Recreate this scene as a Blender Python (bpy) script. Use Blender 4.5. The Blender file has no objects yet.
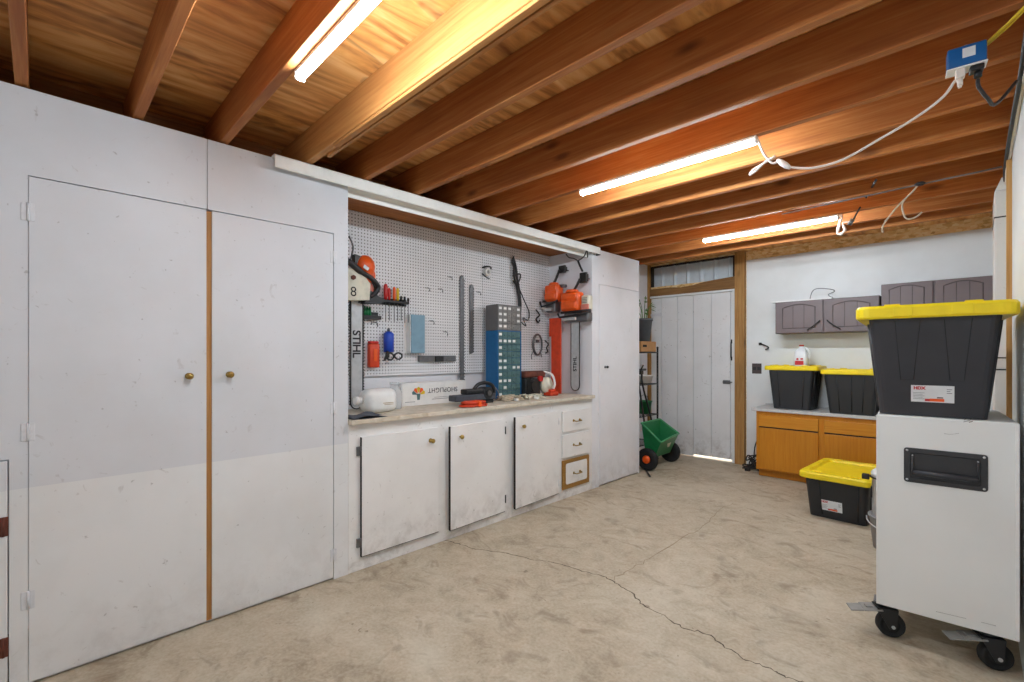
import bpy, bmesh, math, random
from mathutils import Vector, Matrix
random.seed(7)
C = bpy.context.scene.collection
PI = math.pi
# ------------------------------------------------------------------ camera model (pixel <-> room measurements)
F, CX, CY, H = 468.0, 512.0, 355.5, 1.40
TH = math.atan((975 - 512) / F)
SN, CS = math.sin(TH), math.cos(TH)
def ray(px, py):
    u, v = (px - CX) / F, (CY - py) / F
    return -SN + u * CS, CS + u * SN, v
def PX(px, py, x):
    a, b, v = ray(px, py); d = x / a
    return b * d, H + v * d            # y, z on the plane x
def PY(px, py, y):
    a, b, v = ray(px, py); d = y / b
    return a * d, H + v * d            # x, z on the plane y
def PZ(px, py, z):
    a, b, v = ray(px, py); d = (z - H) / v
    return a * d, b * d                # x, y on the plane z

# ------------------------------------------------------------------ materials
def srgb(r, g, b):
    f = lambda c: (c / 255 / 12.92) if c / 255 <= .04045 else ((c / 255 + .055) / 1.055) ** 2.4
    return (f(r), f(g), f(b), 1)
class NT:
    def __init__(s, name):
        s.m = bpy.data.materials.new(name); s.m.use_nodes = True
        s.t = s.m.node_tree; s.b = s.t.nodes['Principled BSDF']; s.out = s.t.nodes['Material Output']
    def n(s, typ, **kw):
        x = s.t.nodes.new(typ)
        for k, v in kw.items():
            if k.startswith('i_'):
                key = k[2:]; key = int(key) if key.isdigit() else key.replace('_', ' ')
                x.inputs[key].default_value = v
            else: setattr(x, k, v)
        return x
    def l(s, a, b): s.t.links.new(a, b)
    def ramp(s, src, stops):
        r = s.n('ShaderNodeValToRGB'); e = r.color_ramp.elements
        while len(e) < len(stops): e.new(.5)
        for q, (p, c) in zip(e, stops): q.position = p; q.color = c if len(c) == 4 else (*c, 1)
        s.l(src, r.inputs[0]); return r.outputs[0]
    def mix(s, fac, a, b, mode='MIX'):
        x = s.n('ShaderNodeMix', data_type='RGBA', blend_type=mode)
        for sock, val in ((x.inputs[0], fac), (x.inputs[6], a), (x.inputs[7], b)):
            if isinstance(val, bpy.types.NodeSocket): s.l(val, sock)
            else: sock.default_value = val
        return x.outputs[2]
    def math(s, op, a, b=0.0):
        x = s.n('ShaderNodeMath', operation=op)
        for sock, val in ((x.inputs[0], a), (x.inputs[1], b)):
            if isinstance(val, bpy.types.NodeSocket): s.l(val, sock)
            else: sock.default_value = val
        return x.outputs[0]
    def coord(s, scale=(1, 1, 1), kind='Object', rnd=False):
        tc = s.n('ShaderNodeTexCoord'); mp = s.n('ShaderNodeMapping'); mp.inputs['Scale'].default_value = scale
        s.l(tc.outputs[kind], mp.inputs[0])
        if rnd:
            oi = s.n('ShaderNodeObjectInfo'); k = s.math('MULTIPLY', oi.outputs['Random'], 37.0)
            cb = s.n('ShaderNodeCombineXYZ'); [s.l(k, cb.inputs[i]) for i in range(3)]
            s.l(cb.outputs[0], mp.inputs['Location'])
        return mp.outputs[0]
    def noise(s, vec, scale, detail=4, dist=0, rough=.55):
        x = s.n('ShaderNodeTexNoise'); x.inputs['Scale'].default_value = scale; x.inputs['Detail'].default_value = detail
        x.inputs['Distortion'].default_value = dist; x.inputs['Roughness'].default_value = rough
        s.l(vec, x.inputs['Vector']); return x.outputs['Fac']
    def bump(s, h, strength=.2, dist=.01):
        x = s.n('ShaderNodeBump'); x.inputs['Strength'].default_value = strength; x.inputs['Distance'].default_value = dist
        s.l(h, x.inputs['Height']); s.l(x.outputs[0], s.b.inputs['Normal'])
def mat(name, col, rough=.5, metal=0., var=.12, scale=18, emit=0, spec=.5, trans=0, alpha=1):
    t = NT(name); t.b.inputs['Roughness'].default_value = rough; t.b.inputs['Metallic'].default_value = metal
    t.b.inputs['Specular IOR Level'].default_value = spec
    dark = tuple(c * (1 - var * 1.6) for c in col[:3]) + (1,)
    lite = tuple(min(1, c * (1 + var)) for c in col[:3]) + (1,)
    if var > 0:
        t.l(t.ramp(t.noise(t.coord(), scale), [(.3, dark), (.5, col), (.75, lite)]), t.b.inputs['Base Color'])
    else: t.b.inputs['Base Color'].default_value = col
    if emit:
        t.b.inputs['Emission Color'].default_value = col; t.b.inputs['Emission Strength'].default_value = emit
    if trans: t.b.inputs['Transmission Weight'].default_value = trans
    if alpha < 1: t.b.inputs['Alpha'].default_value = alpha
    return t.m
def wood(name, c0, c1, c2, along='x', rough=.6, freq=24, knots=True, rnd=True, stretch=.05):
    t = NT(name); sc = [1, 1, 1]; sc['xyz'.index(along)] = stretch
    v = t.coord(tuple(sc), rnd=rnd)
    a = t.noise(v, freq, 5, 1.6); b = t.noise(v, freq * 5, 3)
    k = t.math('ADD', t.math('MULTIPLY', a, .62), t.math('MULTIPLY', b, .38))
    col = t.ramp(k, [(.25, c0), (.5, c1), (.75, c2)])
    sc2 = [5, 5, 5]; sc2['xyz'.index(along)] = 1.8
    vk = t.coord(tuple(sc2), rnd=rnd)
    big = t.noise(t.coord((.8, .8, .8), rnd=rnd), 1.6, 2)
    col = t.mix(t.ramp(big, [(.35, (0, 0, 0)), (.7, (.55, .55, .55))]), col, c0)
    if knots:
        vo = t.n('ShaderNodeTexVoronoi'); vo.inputs['Scale'].default_value = 1.0; t.l(vk, vo.inputs['Vector'])
        kn = t.ramp(vo.outputs['Distance'], [(.06, (.8, .8, .8)), (.15, (0, 0, 0))])
        col = t.mix(kn, col, tuple(c * .3 for c in c0[:3]) + (1,))
    if rnd:
        oi = t.n('ShaderNodeObjectInfo')
        col = t.mix(t.math('MULTIPLY', oi.outputs['Random'], .38), col, tuple(c * .62 for c in c0[:3]) + (1,))
    t.l(col, t.b.inputs['Base Color']); t.b.inputs['Roughness'].default_value = rough
    t.b.inputs['Specular IOR Level'].default_value = .3
    t.bump(k, .15, .004)
    return t.m
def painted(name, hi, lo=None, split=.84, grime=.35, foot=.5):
    """old white paint with scuffs; optional second tone below the split height"""
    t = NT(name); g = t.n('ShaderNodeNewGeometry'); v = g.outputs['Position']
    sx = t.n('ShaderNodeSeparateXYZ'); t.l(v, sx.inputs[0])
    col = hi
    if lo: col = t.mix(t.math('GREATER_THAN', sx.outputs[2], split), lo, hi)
    soft = t.ramp(t.noise(v, 2.2, 5), [(.4, (0, 0, 0)), (.75, (.16, .16, .16))])
    col = t.mix(soft, col, srgb(150, 140, 125))
    specks = t.ramp(t.noise(v, 30, 2, .4), [(.73, (0, 0, 0)), (.77, (grime, grime, grime))])
    col = t.mix(specks, col, srgb(95, 80, 65))
    scr = t.ramp(t.noise(t.coord((1, 1, 1)), 11, 6, 2.5), [(.66, (0, 0, 0)), (.72, (grime * .6,) * 3)])
    col = t.mix(scr, col, srgb(130, 115, 98))
    if foot:
        mp = t.n('ShaderNodeMapRange'); mp.inputs['From Min'].default_value = .38; mp.inputs['From Max'].default_value = 0.0
        t.l(sx.outputs[2], mp.inputs['Value'])
        ft = t.math('MULTIPLY', mp.outputs[0], t.ramp(t.noise(v, 9, 8, .3, .7), [(.45, (0, 0, 0)), (.72, (1, 1, 1))]))
        col = t.mix(t.math('MULTIPLY', ft, foot), col, srgb(110, 92, 70))
    t.l(col, t.b.inputs['Base Color']); t.b.inputs['Roughness'].default_value = .45
    t.b.inputs['Specular IOR Level'].default_value = .35
    return t.m

M = {}
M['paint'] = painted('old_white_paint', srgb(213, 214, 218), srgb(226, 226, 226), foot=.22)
M['paint_bench'] = painted('bench_white_paint', srgb(233, 231, 229), grime=.45, foot=.5)
M['paint_plain'] = painted('plain_white_paint', srgb(228, 228, 232), grime=.25, foot=.35)
M['plank'] = painted('weathered_white_planks', srgb(228, 228, 229), grime=.8, foot=.8)
M['drywall'] = painted('white_drywall', srgb(228, 230, 230), grime=.0, foot=0)
M['pipewrap'] = painted('white_pipe_cover', srgb(225, 222, 216), grime=.3, foot=0)
M['joist'] = wood('joist_wood', srgb(146, 80, 38), srgb(192, 122, 62), srgb(220, 160, 96), 'x', stretch=.04)
M['joist_pale'] = wood('pale_joist_wood', srgb(152, 96, 48), srgb(192, 134, 74), srgb(210, 158, 98), 'x', stretch=.04)
M['stud'] = wood('stud_wood', srgb(165, 118, 62), srgb(206, 158, 98), srgb(224, 184, 128), 'z', rnd=False)
M['post'] = wood('post_wood', srgb(120, 86, 46), srgb(178, 132, 76), srgb(204, 162, 104), 'z', rnd=False, freq=30)
M['header'] = wood('header_wood', srgb(98, 68, 40), srgb(146, 106, 62), srgb(168, 130, 84), 'x', rnd=False, freq=24)
M['rim'] = wood('rim_wood', srgb(96, 54, 26), srgb(150, 92, 46), srgb(172, 112, 62), 'y', rnd=False)
M['soffit'] = wood('soffit_wood', srgb(118, 66, 24), srgb(168, 102, 42), srgb(186, 122, 56), 'y', rnd=False)
M['strip'] = wood('door_edge_wood', srgb(140, 92, 46), srgb(182, 132, 78), srgb(205, 160, 108), 'z', rnd=False)
M['oak'] = wood('honey_oak', srgb(176, 106, 20), srgb(196, 126, 28), srgb(206, 140, 42), 'z', rough=.4, freq=26, knots=False, rnd=False)
M['oak_h'] = wood('honey_oak_across', srgb(180, 110, 24), srgb(202, 134, 36), srgb(212, 148, 50), 'x', rough=.4, freq=26, knots=False, rnd=False)
M['fireframe'] = wood('bare_drawer_wood', srgb(128, 90, 40), srgb(160, 118, 58), srgb(178, 138, 76), 'y', knots=False, rnd=False)
def m_ply():
    t = NT('plywood_sheathing')
    v = t.coord((1.0, .16, 1))
    base = t.noise(v, 7, 7, 1.6, .62)
    wv = t.n('ShaderNodeTexWave', wave_type='BANDS', bands_direction='X'); wv.inputs['Scale'].default_value = 3.2
    wv.inputs['Distortion'].default_value = 20; wv.inputs['Detail'].default_value = 3; wv.inputs['Detail Scale'].default_value = .9
    t.l(v, wv.inputs['Vector'])
    k = t.math('ADD', t.math('MULTIPLY', base, .88), t.math('MULTIPLY', wv.outputs['Fac'], .11))
    col = t.ramp(k, [(.28, srgb(150, 88, 38)), (.5, srgb(220, 156, 84)), (.7, srgb(242, 196, 132))])
    blot = t.ramp(t.noise(t.coord((2.6, .9, 1)), 2.3, 3, .8), [(.57, (0, 0, 0)), (.68, (.7, .7, .7))])
    col = t.mix(blot, col, srgb(92, 46, 20))
    # sheet joints every 1.22 m
    t.l(col, t.b.inputs['Base Color']); t.b.inputs['Roughness'].default_value = .65
    t.bump(k, .12, .004)
    return t.m
M['ply'] = m_ply()
def m_floor():
    t = NT('worn_concrete'); v = t.coord()
    a = t.noise(v, 1.3, 8, .6, .62); b = t.noise(v, 7, 8, 1.2, .65); c = t.noise(v, 60, 4)
    k = t.math('ADD', t.math('MULTIPLY', a, .42), t.math('ADD', t.math('MULTIPLY', b, .34), t.math('MULTIPLY', c, .24)))
    col = t.ramp(k, [(.34, srgb(142, 127, 106)), (.46, srgb(178, 164, 142)), (.56, srgb(193, 181, 160)), (.68, srgb(207, 197, 178))])
    st = t.ramp(t.noise(t.coord((1, 1.4, 1)), 3.1, 7, 1.8, .6), [(.55, (0, 0, 0)), (.69, (.6, .6, .6))])
    col = t.mix(st, col, srgb(132, 114, 94))
    dots = t.ramp(t.noise(v, 22, 3, 1.0), [(.69, (0, 0, 0)), (.75, (.6, .6, .6))])
    col = t.mix(dots, col, srgb(104, 86, 66))
    t.l(col, t.b.inputs['Base Color'])
    t.b.inputs['Roughness'].default_value = .62; t.b.inputs['Specular IOR Level'].default_value = .35
    t.bump(k, .2, .006)
    return t.m
M['floor'] = m_floor()
M['crack'] = mat('crack_dark', srgb(84, 72, 58), .9, var=.2)
M['crack_faint'] = mat('crack_faint', srgb(150, 133, 112), .9, var=.15)
def m_osb():
    t = NT('strand_board'); v = t.coord((1, 1, 1))
    vo = t.n('ShaderNodeTexVoronoi'); vo.inputs['Scale'].default_value = 1.0
    t.l(t.coord((22, 22, 48)), vo.inputs['Vector'])
    bw = t.n('ShaderNodeRGBToBW'); t.l(vo.outputs['Color'], bw.inputs[0])
    k = t.math('ADD', t.math('MULTIPLY', bw.outputs[0], .6), t.math('MULTIPLY', t.noise(v, 40, 4, 2), .4))
    t.l(t.ramp(k, [(.15, srgb(186, 142, 82)), (.42, srgb(234, 194, 128)), (.75, srgb(247, 224, 176))]), t.b.inputs['Base Color'])
    t.b.inputs['Roughness'].default_value = .7
    return t.m
M['osb'] = m_osb()
def m_peg():
    t = NT('pegboard_white'); g = t.n('ShaderNodeNewGeometry')
    s = t.n('ShaderNodeSeparateXYZ'); t.l(g.outputs['Position'], s.inputs[0])
    p = 1 / .0264
    fy = t.math('SUBTRACT', t.math('FRACT', t.math('MULTIPLY', s.outputs[1], p)), .5)
    fz = t.math('SUBTRACT', t.math('FRACT', t.math('MULTIPLY', s.outputs[2], p)), .5)
    d = t.math('SQRT', t.math('ADD', t.math('MULTIPLY', fy, fy), t.math('MULTIPLY', fz, fz)))
    h = t.math('LESS_THAN', d, .2)
    base = t.ramp(t.noise(g.outputs['Position'], 3, 4), [(.35, srgb(222, 222, 224)), (.7, srgb(234, 233, 234))])
    t.l(t.mix(h, base, srgb(98, 96, 96)), t.b.inputs['Base Color']); t.b.inputs['Roughness'].default_value = .5
    return t.m
M['peg'] = m_peg()
def m_top():
    t = NT('worn_worktop'); v = t.coord()
    k = t.noise(v, 9, 6, 1.2)
    col = t.ramp(k, [(.25, srgb(176, 160, 136)), (.5, srgb(206, 195, 176)), (.75, srgb(220, 211, 196))])
    t.l(col, t.b.inputs['Base Color']); t.b.inputs['Roughness'].default_value = .5
    return t.m
M['worktop'] = m_top()
M['lam'] = mat('grey_laminate', srgb(196, 194, 192), .35, var=.06, scale=60)
M['tube'] = mat('lit_tube', srgb(232, 245, 255), .4, var=0, emit=156)
M['fix'] = mat('fixture_white', srgb(232, 230, 224), .35, var=.03)
M['brass'] = mat('aged_brass', srgb(158, 130, 66), .35, .6, var=.15)
M['darkmetal'] = mat('dark_metal', srgb(60, 58, 56), .45, .7, var=.15)
M['bladegrey'] = mat('blade_grey', srgb(104, 104, 106), .45, .3, var=.2, scale=60)
M['greymetal'] = mat('grey_metal', srgb(120, 120, 122), .4, .8, var=.12)
M['steel'] = mat('bright_steel', srgb(192, 193, 194), .4, .25, var=.08)
M['rust'] = mat('rusty_metal', srgb(112, 62, 48), .7, .3, var=.2)
M['hingewhite'] = mat('painted_hinge', srgb(216, 216, 219), .5, var=.05, scale=60)
M['pedal'] = mat('pedal_metal', srgb(150, 148, 144), .4, .4, var=.1)
M['black'] = mat('black_plastic', srgb(30, 30, 32), .45, var=.15)
M['rubber'] = mat('black_rubber', srgb(24, 24, 25), .7, var=.2)
M['tote'] = mat('black_tote_plastic', srgb(48, 48, 53), .5, var=.1, scale=6)
M['tote2'] = mat('dark_tote_plastic', srgb(36, 37, 40), .45, var=.1, scale=6)
M['groove'] = mat('tote_groove', srgb(26, 26, 28), .6, var=.1)
M['yellow'] = mat('yellow_lid_plastic', srgb(244, 216, 22), .38, var=.05, scale=8)
M['orange'] = mat('orange_plastic', srgb(236, 92, 26), .35, var=.1)
M['orangered'] = mat('orange_red_plastic', srgb(214, 66, 28), .45, var=.1)
M['red'] = mat('red_plastic', srgb(196, 36, 34), .4, var=.1)
M['pink'] = mat('faded_red', srgb(206, 120, 104), .5, var=.12)
M['blue'] = mat('blue_plastic', srgb(28, 72, 184), .4, var=.1)
M['bluebox'] = mat('blue_enamel', srgb(16, 92, 156), .4, var=.08)
M['bluecab'] = mat('blue_cabinet', srgb(12, 96, 150), .45, var=.06)
M['teal'] = mat('teal_drawer', srgb(86, 118, 120), .3, var=.12)
M['greycab'] = mat('grey_cabinet', srgb(104, 102, 102), .5, var=.08)
M['greydrawer'] = mat('grey_drawer', srgb(130, 127, 124), .4, var=.12)
M['paleblue'] = mat('pale_blue_plastic', srgb(124, 160, 180), .5, var=.06)
M['white'] = mat('white_plastic', srgb(232, 231, 228), .45, var=.04)
M['cream'] = mat('cream_plastic', srgb(214, 208, 188), .5, var=.08)
M['paper'] = mat('white_paper', srgb(222, 224, 226), .6, var=.03)
M['inkgrey'] = mat('grey_ink', srgb(120, 122, 126), .7, var=0)
M['ink'] = mat('dark_ink', srgb(30, 30, 32), .7, var=0)
M['inkred'] = mat('red_ink', srgb(190, 44, 52), .7, var=0)
M['green'] = mat('green_plastic', srgb(28, 116, 66), .4, var=.08)
M['greenlight'] = mat('pale_green_rim', srgb(70, 152, 100), .4, var=.08)
M['leaf'] = mat('leaf_green', srgb(84, 128, 52), .55, var=.2)
M['pot'] = mat('grey_pot', srgb(92, 94, 98), .6, var=.08)
M['card'] = mat('cardboard', srgb(186, 140, 92), .75, var=.08)
M['graypl'] = mat('grey_pail_plastic', srgb(150, 150, 152), .5, var=.06)
M['silver'] = mat('silver_canister', srgb(190, 190, 190), .28, .5, var=.08)
M['brown'] = mat('brown_cabinet_paint', srgb(112, 98, 98), .5, var=.05, scale=5)
M['brown_dk'] = mat('brown_groove', srgb(74, 62, 62), .6, var=.05)
M['cart'] = mat('pale_grey_laminate', srgb(228, 229, 227), .4, var=.02, scale=3)
M['carthandle'] = mat('black_handle_metal', srgb(54, 54, 56), .45, .2, var=.1)
M['corr'] = mat('corrugated_sheet', srgb(198, 208, 216), .45, .1, var=.05)
M['darkgap'] = mat('dark_recess', srgb(40, 34, 30), .9, var=.1)
M['cordwhite'] = mat('white_cord', srgb(226, 216, 206), .5, var=.05)
M['cordblack'] = mat('black_cord', srgb(40, 38, 38), .6, var=.1)
M['strapyellow'] = mat('yellow_strap', srgb(216, 184, 34), .6, var=.1)
M['rope'] = mat('pale_rope', srgb(196, 180, 156), .8, var=.2)
M['scar'] = mat('scuff', srgb(110, 105, 100), .8, var=.2)
M['tarp'] = mat('slate_cloth', srgb(74, 78, 86), .8, var=.2)
M['ground'] = mat('outside_gravel', srgb(190, 184, 174), .9, var=.1)
M['capred'] = mat('red_cap', srgb(178, 52, 44), .5, var=.05)
def m_clear():
    t = NT('clear_plastic'); t.b.inputs['Base Color'].default_value = (.9, .92, .93, 1); t.b.inputs['Roughness'].default_value = .15
    t.b.inputs['Alpha'].default_value = .35
    return t.m
M['clear'] = m_clear()
def m_jug():
    t = NT('milky_plastic'); t.b.inputs['Base Color'].default_value = srgb(226, 228, 230); t.b.inputs['Roughness'].default_value = .35
    t.b.inputs['Subsurface Weight'].default_value = .3; t.b.inputs['Subsurface Radius'].default_value = (.03, .03, .03)
    return t.m
M['jug'] = m_jug()

# ------------------------------------------------------------------ mesh builder
class MB:
    def __init__(s): s.v = []; s.f = []; s.mi = []; s.sm = []
    def add(s, verts, faces, m=0, smooth=False):
        o = len(s.v); s.v += [Vector(p) for p in verts]
        for f in faces:
            s.f.append([o + i for i in f]); s.mi.append(m); s.sm.append(smooth)
        return s
    def box(s, x0, x1, y0, y1, z0, z1, m=0, bev=0, seg=2, rot=None, piv=None):
        x0, x1 = sorted((x0, x1)); y0, y1 = sorted((y0, y1)); z0, z1 = sorted((z0, z1))
        bm = bmesh.new(); bmesh.ops.create_cube(bm, size=1)
        for v in bm.verts: v.co = Vector(((x0 + x1) / 2 + v.co.x * (x1 - x0), (y0 + y1) / 2 + v.co.y * (y1 - y0), (z0 + z1) / 2 + v.co.z * (z1 - z0)))
        if bev: bmesh.ops.bevel(bm, geom=bm.edges[:], offset=min(bev, .49 * min(x1 - x0, y1 - y0, z1 - z0)), segments=seg, affect='EDGES', profile=.5)
        if rot is not None:
            p = Vector(piv) if piv else Vector(((x0 + x1) / 2, (y0 + y1) / 2, (z0 + z1) / 2))
            for v in bm.verts: v.co = p + rot @ (v.co - p)
        bm.verts.index_update()
        s.add([v.co.copy() for v in bm.verts], [[v.index for v in f.verts] for f in bm.faces], m, bool(bev and seg > 2)); bm.free()
        return s
    def tube(s, pts, r, n=8, m=0, closed=False, cap=True):
        pts = [Vector(p) for p in pts]; k = len(pts); rings = []
        rr = r if isinstance(r, (list, tuple)) else [r] * k
        up = None
        for i in range(k):
            if closed: d = pts[(i + 1) % k] - pts[i - 1]
            else: d = pts[min(i + 1, k - 1)] - pts[max(i - 1, 0)]
            d.normalize()
            if up is None:
                up = Vector((0, 0, 1)) if abs(d.z) < .9 else Vector((1, 0, 0))
            a = (up - d * up.dot(d)); 
            if a.length < 1e-4: a = d.orthogonal()
            a.normalize(); b = d.cross(a); up = a
            rings.append([pts[i] + (a * math.cos(2 * PI * j / n) + b * math.sin(2 * PI * j / n)) * rr[i] for j in range(n)])
        vs = [p for q in rings for p in q]; fs = []
        for i in range(k if closed else k - 1):
            for j in range(n):
                i2 = (i + 1) % k
                fs.append([i * n + j, i * n + (j + 1) % n, i2 * n + (j + 1) % n, i2 * n + j])
        s.add(vs, fs, m, True)
        if cap and not closed:
            s.add(rings[0], [list(range(n))[::-1]], m); s.add(rings[-1], [list(range(n))], m)
        return s
    def cyl(s, p, q, r, r2=None, n=16, m=0): return s.tube([p, q], [r, r if r2 is None else r2], n, m)
    def lathe(s, prof, c, axis='z', n=20, m=0, smooth=True):
        c = Vector(c); vs = []; k = len(prof)
        for (r, z) in prof:
            for j in range(n):
                a = 2 * PI * j / n; x, y = r * math.cos(a), r * math.sin(a)
                vs.append(c + (Vector((x, y, z)) if axis == 'z' else Vector((z, x, y)) if axis == 'x' else Vector((x, z, y))))
        fs = [[i * n + j, i * n + (j + 1) % n, (i + 1) * n + (j + 1) % n, (i + 1) * n + j] for i in range(k - 1) for j in range(n)]
        s.add(vs, fs, m, smooth)
        return s
    def prism(s, poly, axis, a, b, m=0):
        """poly in the plane normal to the axis: x -> (y,z), y -> (x,z), z -> (x,y)"""
        def P(p, t): return (t, p[0], p[1]) if axis == 'x' else (p[0], t, p[1]) if axis == 'y' else (p[0], p[1], t)
        k = len(poly); vs = [P(p, a) for p in poly] + [P(p, b) for p in poly]
        fs = [list(range(k)), list(range(k, 2 * k))[::-1]] + [[i, (i + 1) % k, k + (i + 1) % k, k + i] for i in range(k)]
        return s.add(vs, fs, m)
    def loft(s, rings, m=0, cap0=True, cap1=True, smooth=False):
        n = len(rings[0]); vs = [p for r in rings for p in r]
        fs = [[i * n + j, i * n + (j + 1) % n, (i + 1) * n + (j + 1) % n, (i + 1) * n + j] for i in range(len(rings) - 1) for j in range(n)]
        s.add(vs, fs, m, smooth)
        if cap0: s.add(rings[0], [list(range(n))[::-1]], m)
        if cap1: s.add(rings[-1], [list(range(n))], m)
        return s
    def sphere(s, c, rx, ry=None, rz=None, m=0, n=16):
        ry = rx if ry is None else ry; rz = rx if rz is None else rz; c = Vector(c); vs = []; k = n // 2
        for i in range(k + 1):
            p = PI * i / k
            for j in range(n):
                a = 2 * PI * j / n
                vs.append(c + Vector((rx * math.sin(p) * math.cos(a), ry * math.sin(p) * math.sin(a), rz * math.cos(p))))
        fs = [[i * n + j, (i + 1) * n + j, (i + 1) * n + (j + 1) % n, i * n + (j + 1) % n] for i in range(k) for j in range(n)]
        return s.add(vs, fs, m, True)
    def obj(s, name, mats, off=Vector((0, 0, 0))):
        me = bpy.data.meshes.new(name)
        me.from_pydata([v - off for v in s.v], [], s.f)
        for m in (mats if isinstance(mats, (list, tuple)) else [mats]): me.materials.append(M[m] if isinstance(m, str) else m)
        me.polygons.foreach_set('material_index', s.mi); me.polygons.foreach_set('use_smooth', s.sm)
        bm = bmesh.new(); bm.from_mesh(me)
        bmesh.ops.remove_doubles(bm, verts=bm.verts, dist=1e-6)
        bmesh.ops.recalc_face_normals(bm, faces=bm.faces); bm.to_mesh(me); bm.free()
        o = bpy.data.objects.new(name, me); C.objects.link(o)
        return o
def rrect(w, d, r, z, cx=0, cy=0, n=4):
    out = []
    for (sx, sy, a0) in ((1, 1, 0), (-1, 1, PI / 2), (-1, -1, PI), (1, -1, 1.5 * PI)):
        for i in range(n + 1):
            a = a0 + PI / 2 * i / n
            out.append((cx + sx * (w / 2 - r) + r * math.cos(a), cy + sy * (d / 2 - r) + r * math.sin(a), z))
    return out
def smooth_path(pts, k=6):
    pts = [Vector(p) for p in pts]; out = []
    for i in range(len(pts) - 1):
        p0, p1, p2, p3 = pts[max(i - 1, 0)], pts[i], pts[i + 1], pts[min(i + 2, len(pts) - 1)]
        for j in range(k):
            t = j / k
            out.append(.5 * ((2 * p1) + (p2 - p0) * t + (2 * p0 - 5 * p1 + 4 * p2 - p3) * t * t + (3 * p1 - p0 - 3 * p2 + p3) * t ** 3))
    return out + [pts[-1]]

# ------------------------------------------------------------------ scene graph helpers
def tag(o, label=None, cat=None, group=None, kind=None):
    for k, v in (('label', label), ('category', cat), ('group', group), ('kind', kind)):
        if v: o[k] = v
    return o
def thing(name, label, cat, loc, group=None, rotz=0, kind=None):
    o = bpy.data.objects.new(name, None); C.objects.link(o); o.location = loc; o.rotation_euler = (0, 0, rotz)
    o.empty_display_size = .05
    o['_base'] = list(loc)
    return tag(o, label, cat, group, kind)
def base(o):
    while o.parent: o = o.parent
    return o
def part(name, mb, mats, parent, label=None, local=False):
    """a mesh under parent; mb holds room coordinates unless local"""
    o = mb.obj(name, mats, Vector((0, 0, 0)) if local else Vector(base(parent)['_base']))
    o.parent = parent
    if label: o['label'] = label
    return o
def single(name, mb, mats, label=None, cat=None, group=None, kind=None):
    lo = [min(v[i] for v in mb.v) for i in range(3)]; hi = [max(v[i] for v in mb.v) for i in range(3)]
    b = Vector(((lo[0] + hi[0]) / 2, (lo[1] + hi[1]) / 2, lo[2]))
    o = mb.obj(name, mats, b); o.location = b; o['_base'] = list(b)
    return tag(o, label, cat, group, kind)
def struct(name, mb, mats, parent=None):
    if parent: return part(name, mb, mats, parent)
    o = mb.obj(name, mats); o['_base'] = [0, 0, 0]; o['kind'] = 'structure'
    return o
def dup(root, loc, label=None, rotz=None):
    r = root.copy(); C.objects.link(r); r.location = loc
    if rotz is not None: r.rotation_euler = (0, 0, rotz)
    if label: r['label'] = label
    for ch in list(root.children):
        c = ch.copy(); C.objects.link(c); c.parent = r
        for g in ch.children:
            d = g.copy(); C.objects.link(d); d.parent = c
    return r
def text(body, size, loc, rot, m, parent, local=False, name='lettering', space=1.0, bold=.0):
    cu = bpy.data.curves.new(name, 'FONT'); cu.body = body; cu.size = size; cu.extrude = .0004; cu.space_character = space
    cu.align_x = 'CENTER'; cu.align_y = 'CENTER'; cu.offset = bold
    cu.materials.append(M[m])
    tmp = bpy.data.objects.new('tmp_text', cu); C.objects.link(tmp)
    dg = bpy.context.evaluated_depsgraph_get(); me = bpy.data.meshes.new_from_object(tmp.evaluated_get(dg))
    bpy.data.objects.remove(tmp); bpy.data.curves.remove(cu); me.name = name
    o = bpy.data.objects.new(name, me); C.objects.link(o); o.parent = parent
    p = Vector(loc) if local else Vector(loc) - Vector(base(parent)['_base'])
    o.matrix_local = Matrix.Translation(p) @ rot.to_4x4()
    return o
def frame3(xa, ya):
    """rotation whose text x axis is xa and text y axis is ya"""
    xa, ya = Vector(xa).normalized(), Vector(ya).normalized(); za = xa.cross(ya)
    return Matrix((xa, ya, za)).transposed()

XL, XB = -2.85, -3.43        # cabinet fronts and the back of the bench niche
YN0, YN1, YT = 1.39, 4.07, 5.04
ZTOP, ZJ, ZS = 2.53, 2.54, 2.735
YF, XR = 6.40, .15
# ================================================================== SETTING
mb = MB().box(-3.7, .45, -4.2, 6.52, -.12, 0)
def strip(mb, pts, w, m):
    n = len(pts); L = []; R = []
    for i, p in enumerate(pts):
        a, b = pts[max(i - 1, 0)], pts[min(i + 1, n - 1)]
        d = Vector((b[0] - a[0], b[1] - a[1])).normalized(); nn = Vector((-d.y, d.x)) * w[i] / 2
        L.append((p[0] + nn.x, p[1] + nn.y, .0006)); R.append((p[0] - nn.x, p[1] - nn.y, .0006))
    for i in range(n - 1): mb.add([L[i], L[i + 1], R[i + 1], R[i]], [[0, 1, 2, 3]], m)
ck = [(10, 268), (50, 280), (100, 295), (170, 303), (240, 320), (320, 333), (370, 350), (440, 367), (480, 390), (515, 410), (540, 440), (600, 470), (650, 505), (720, 522), (770, 560), (830, 595), (880, 612), (930, 640), (1000, 660), (1060, 690)]
def jag(pts, sub=6, amp=.018):
    out = []
    for i in range(len(pts) - 1):
        a, b = Vector(pts[i]), Vector(pts[i + 1])
        for j in range(sub):
            q = a.lerp(b, j / sub)
            out.append((q.x + random.uniform(-amp, amp), q.y + random.uniform(-amp, amp)))
    return out + [tuple(pts[-1])]
P1 = jag([PZ(440 + a * .3711, 440 + b * .3711, 0) for a, b in ck], 6, .009)
strip(mb, P1, [random.uniform(.003, .010) for _ in P1], 1)
ck2 = [(470, 375), (500, 350), (570, 320), (650, 270), (710, 235), (740, 195), (790, 170)]
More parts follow.
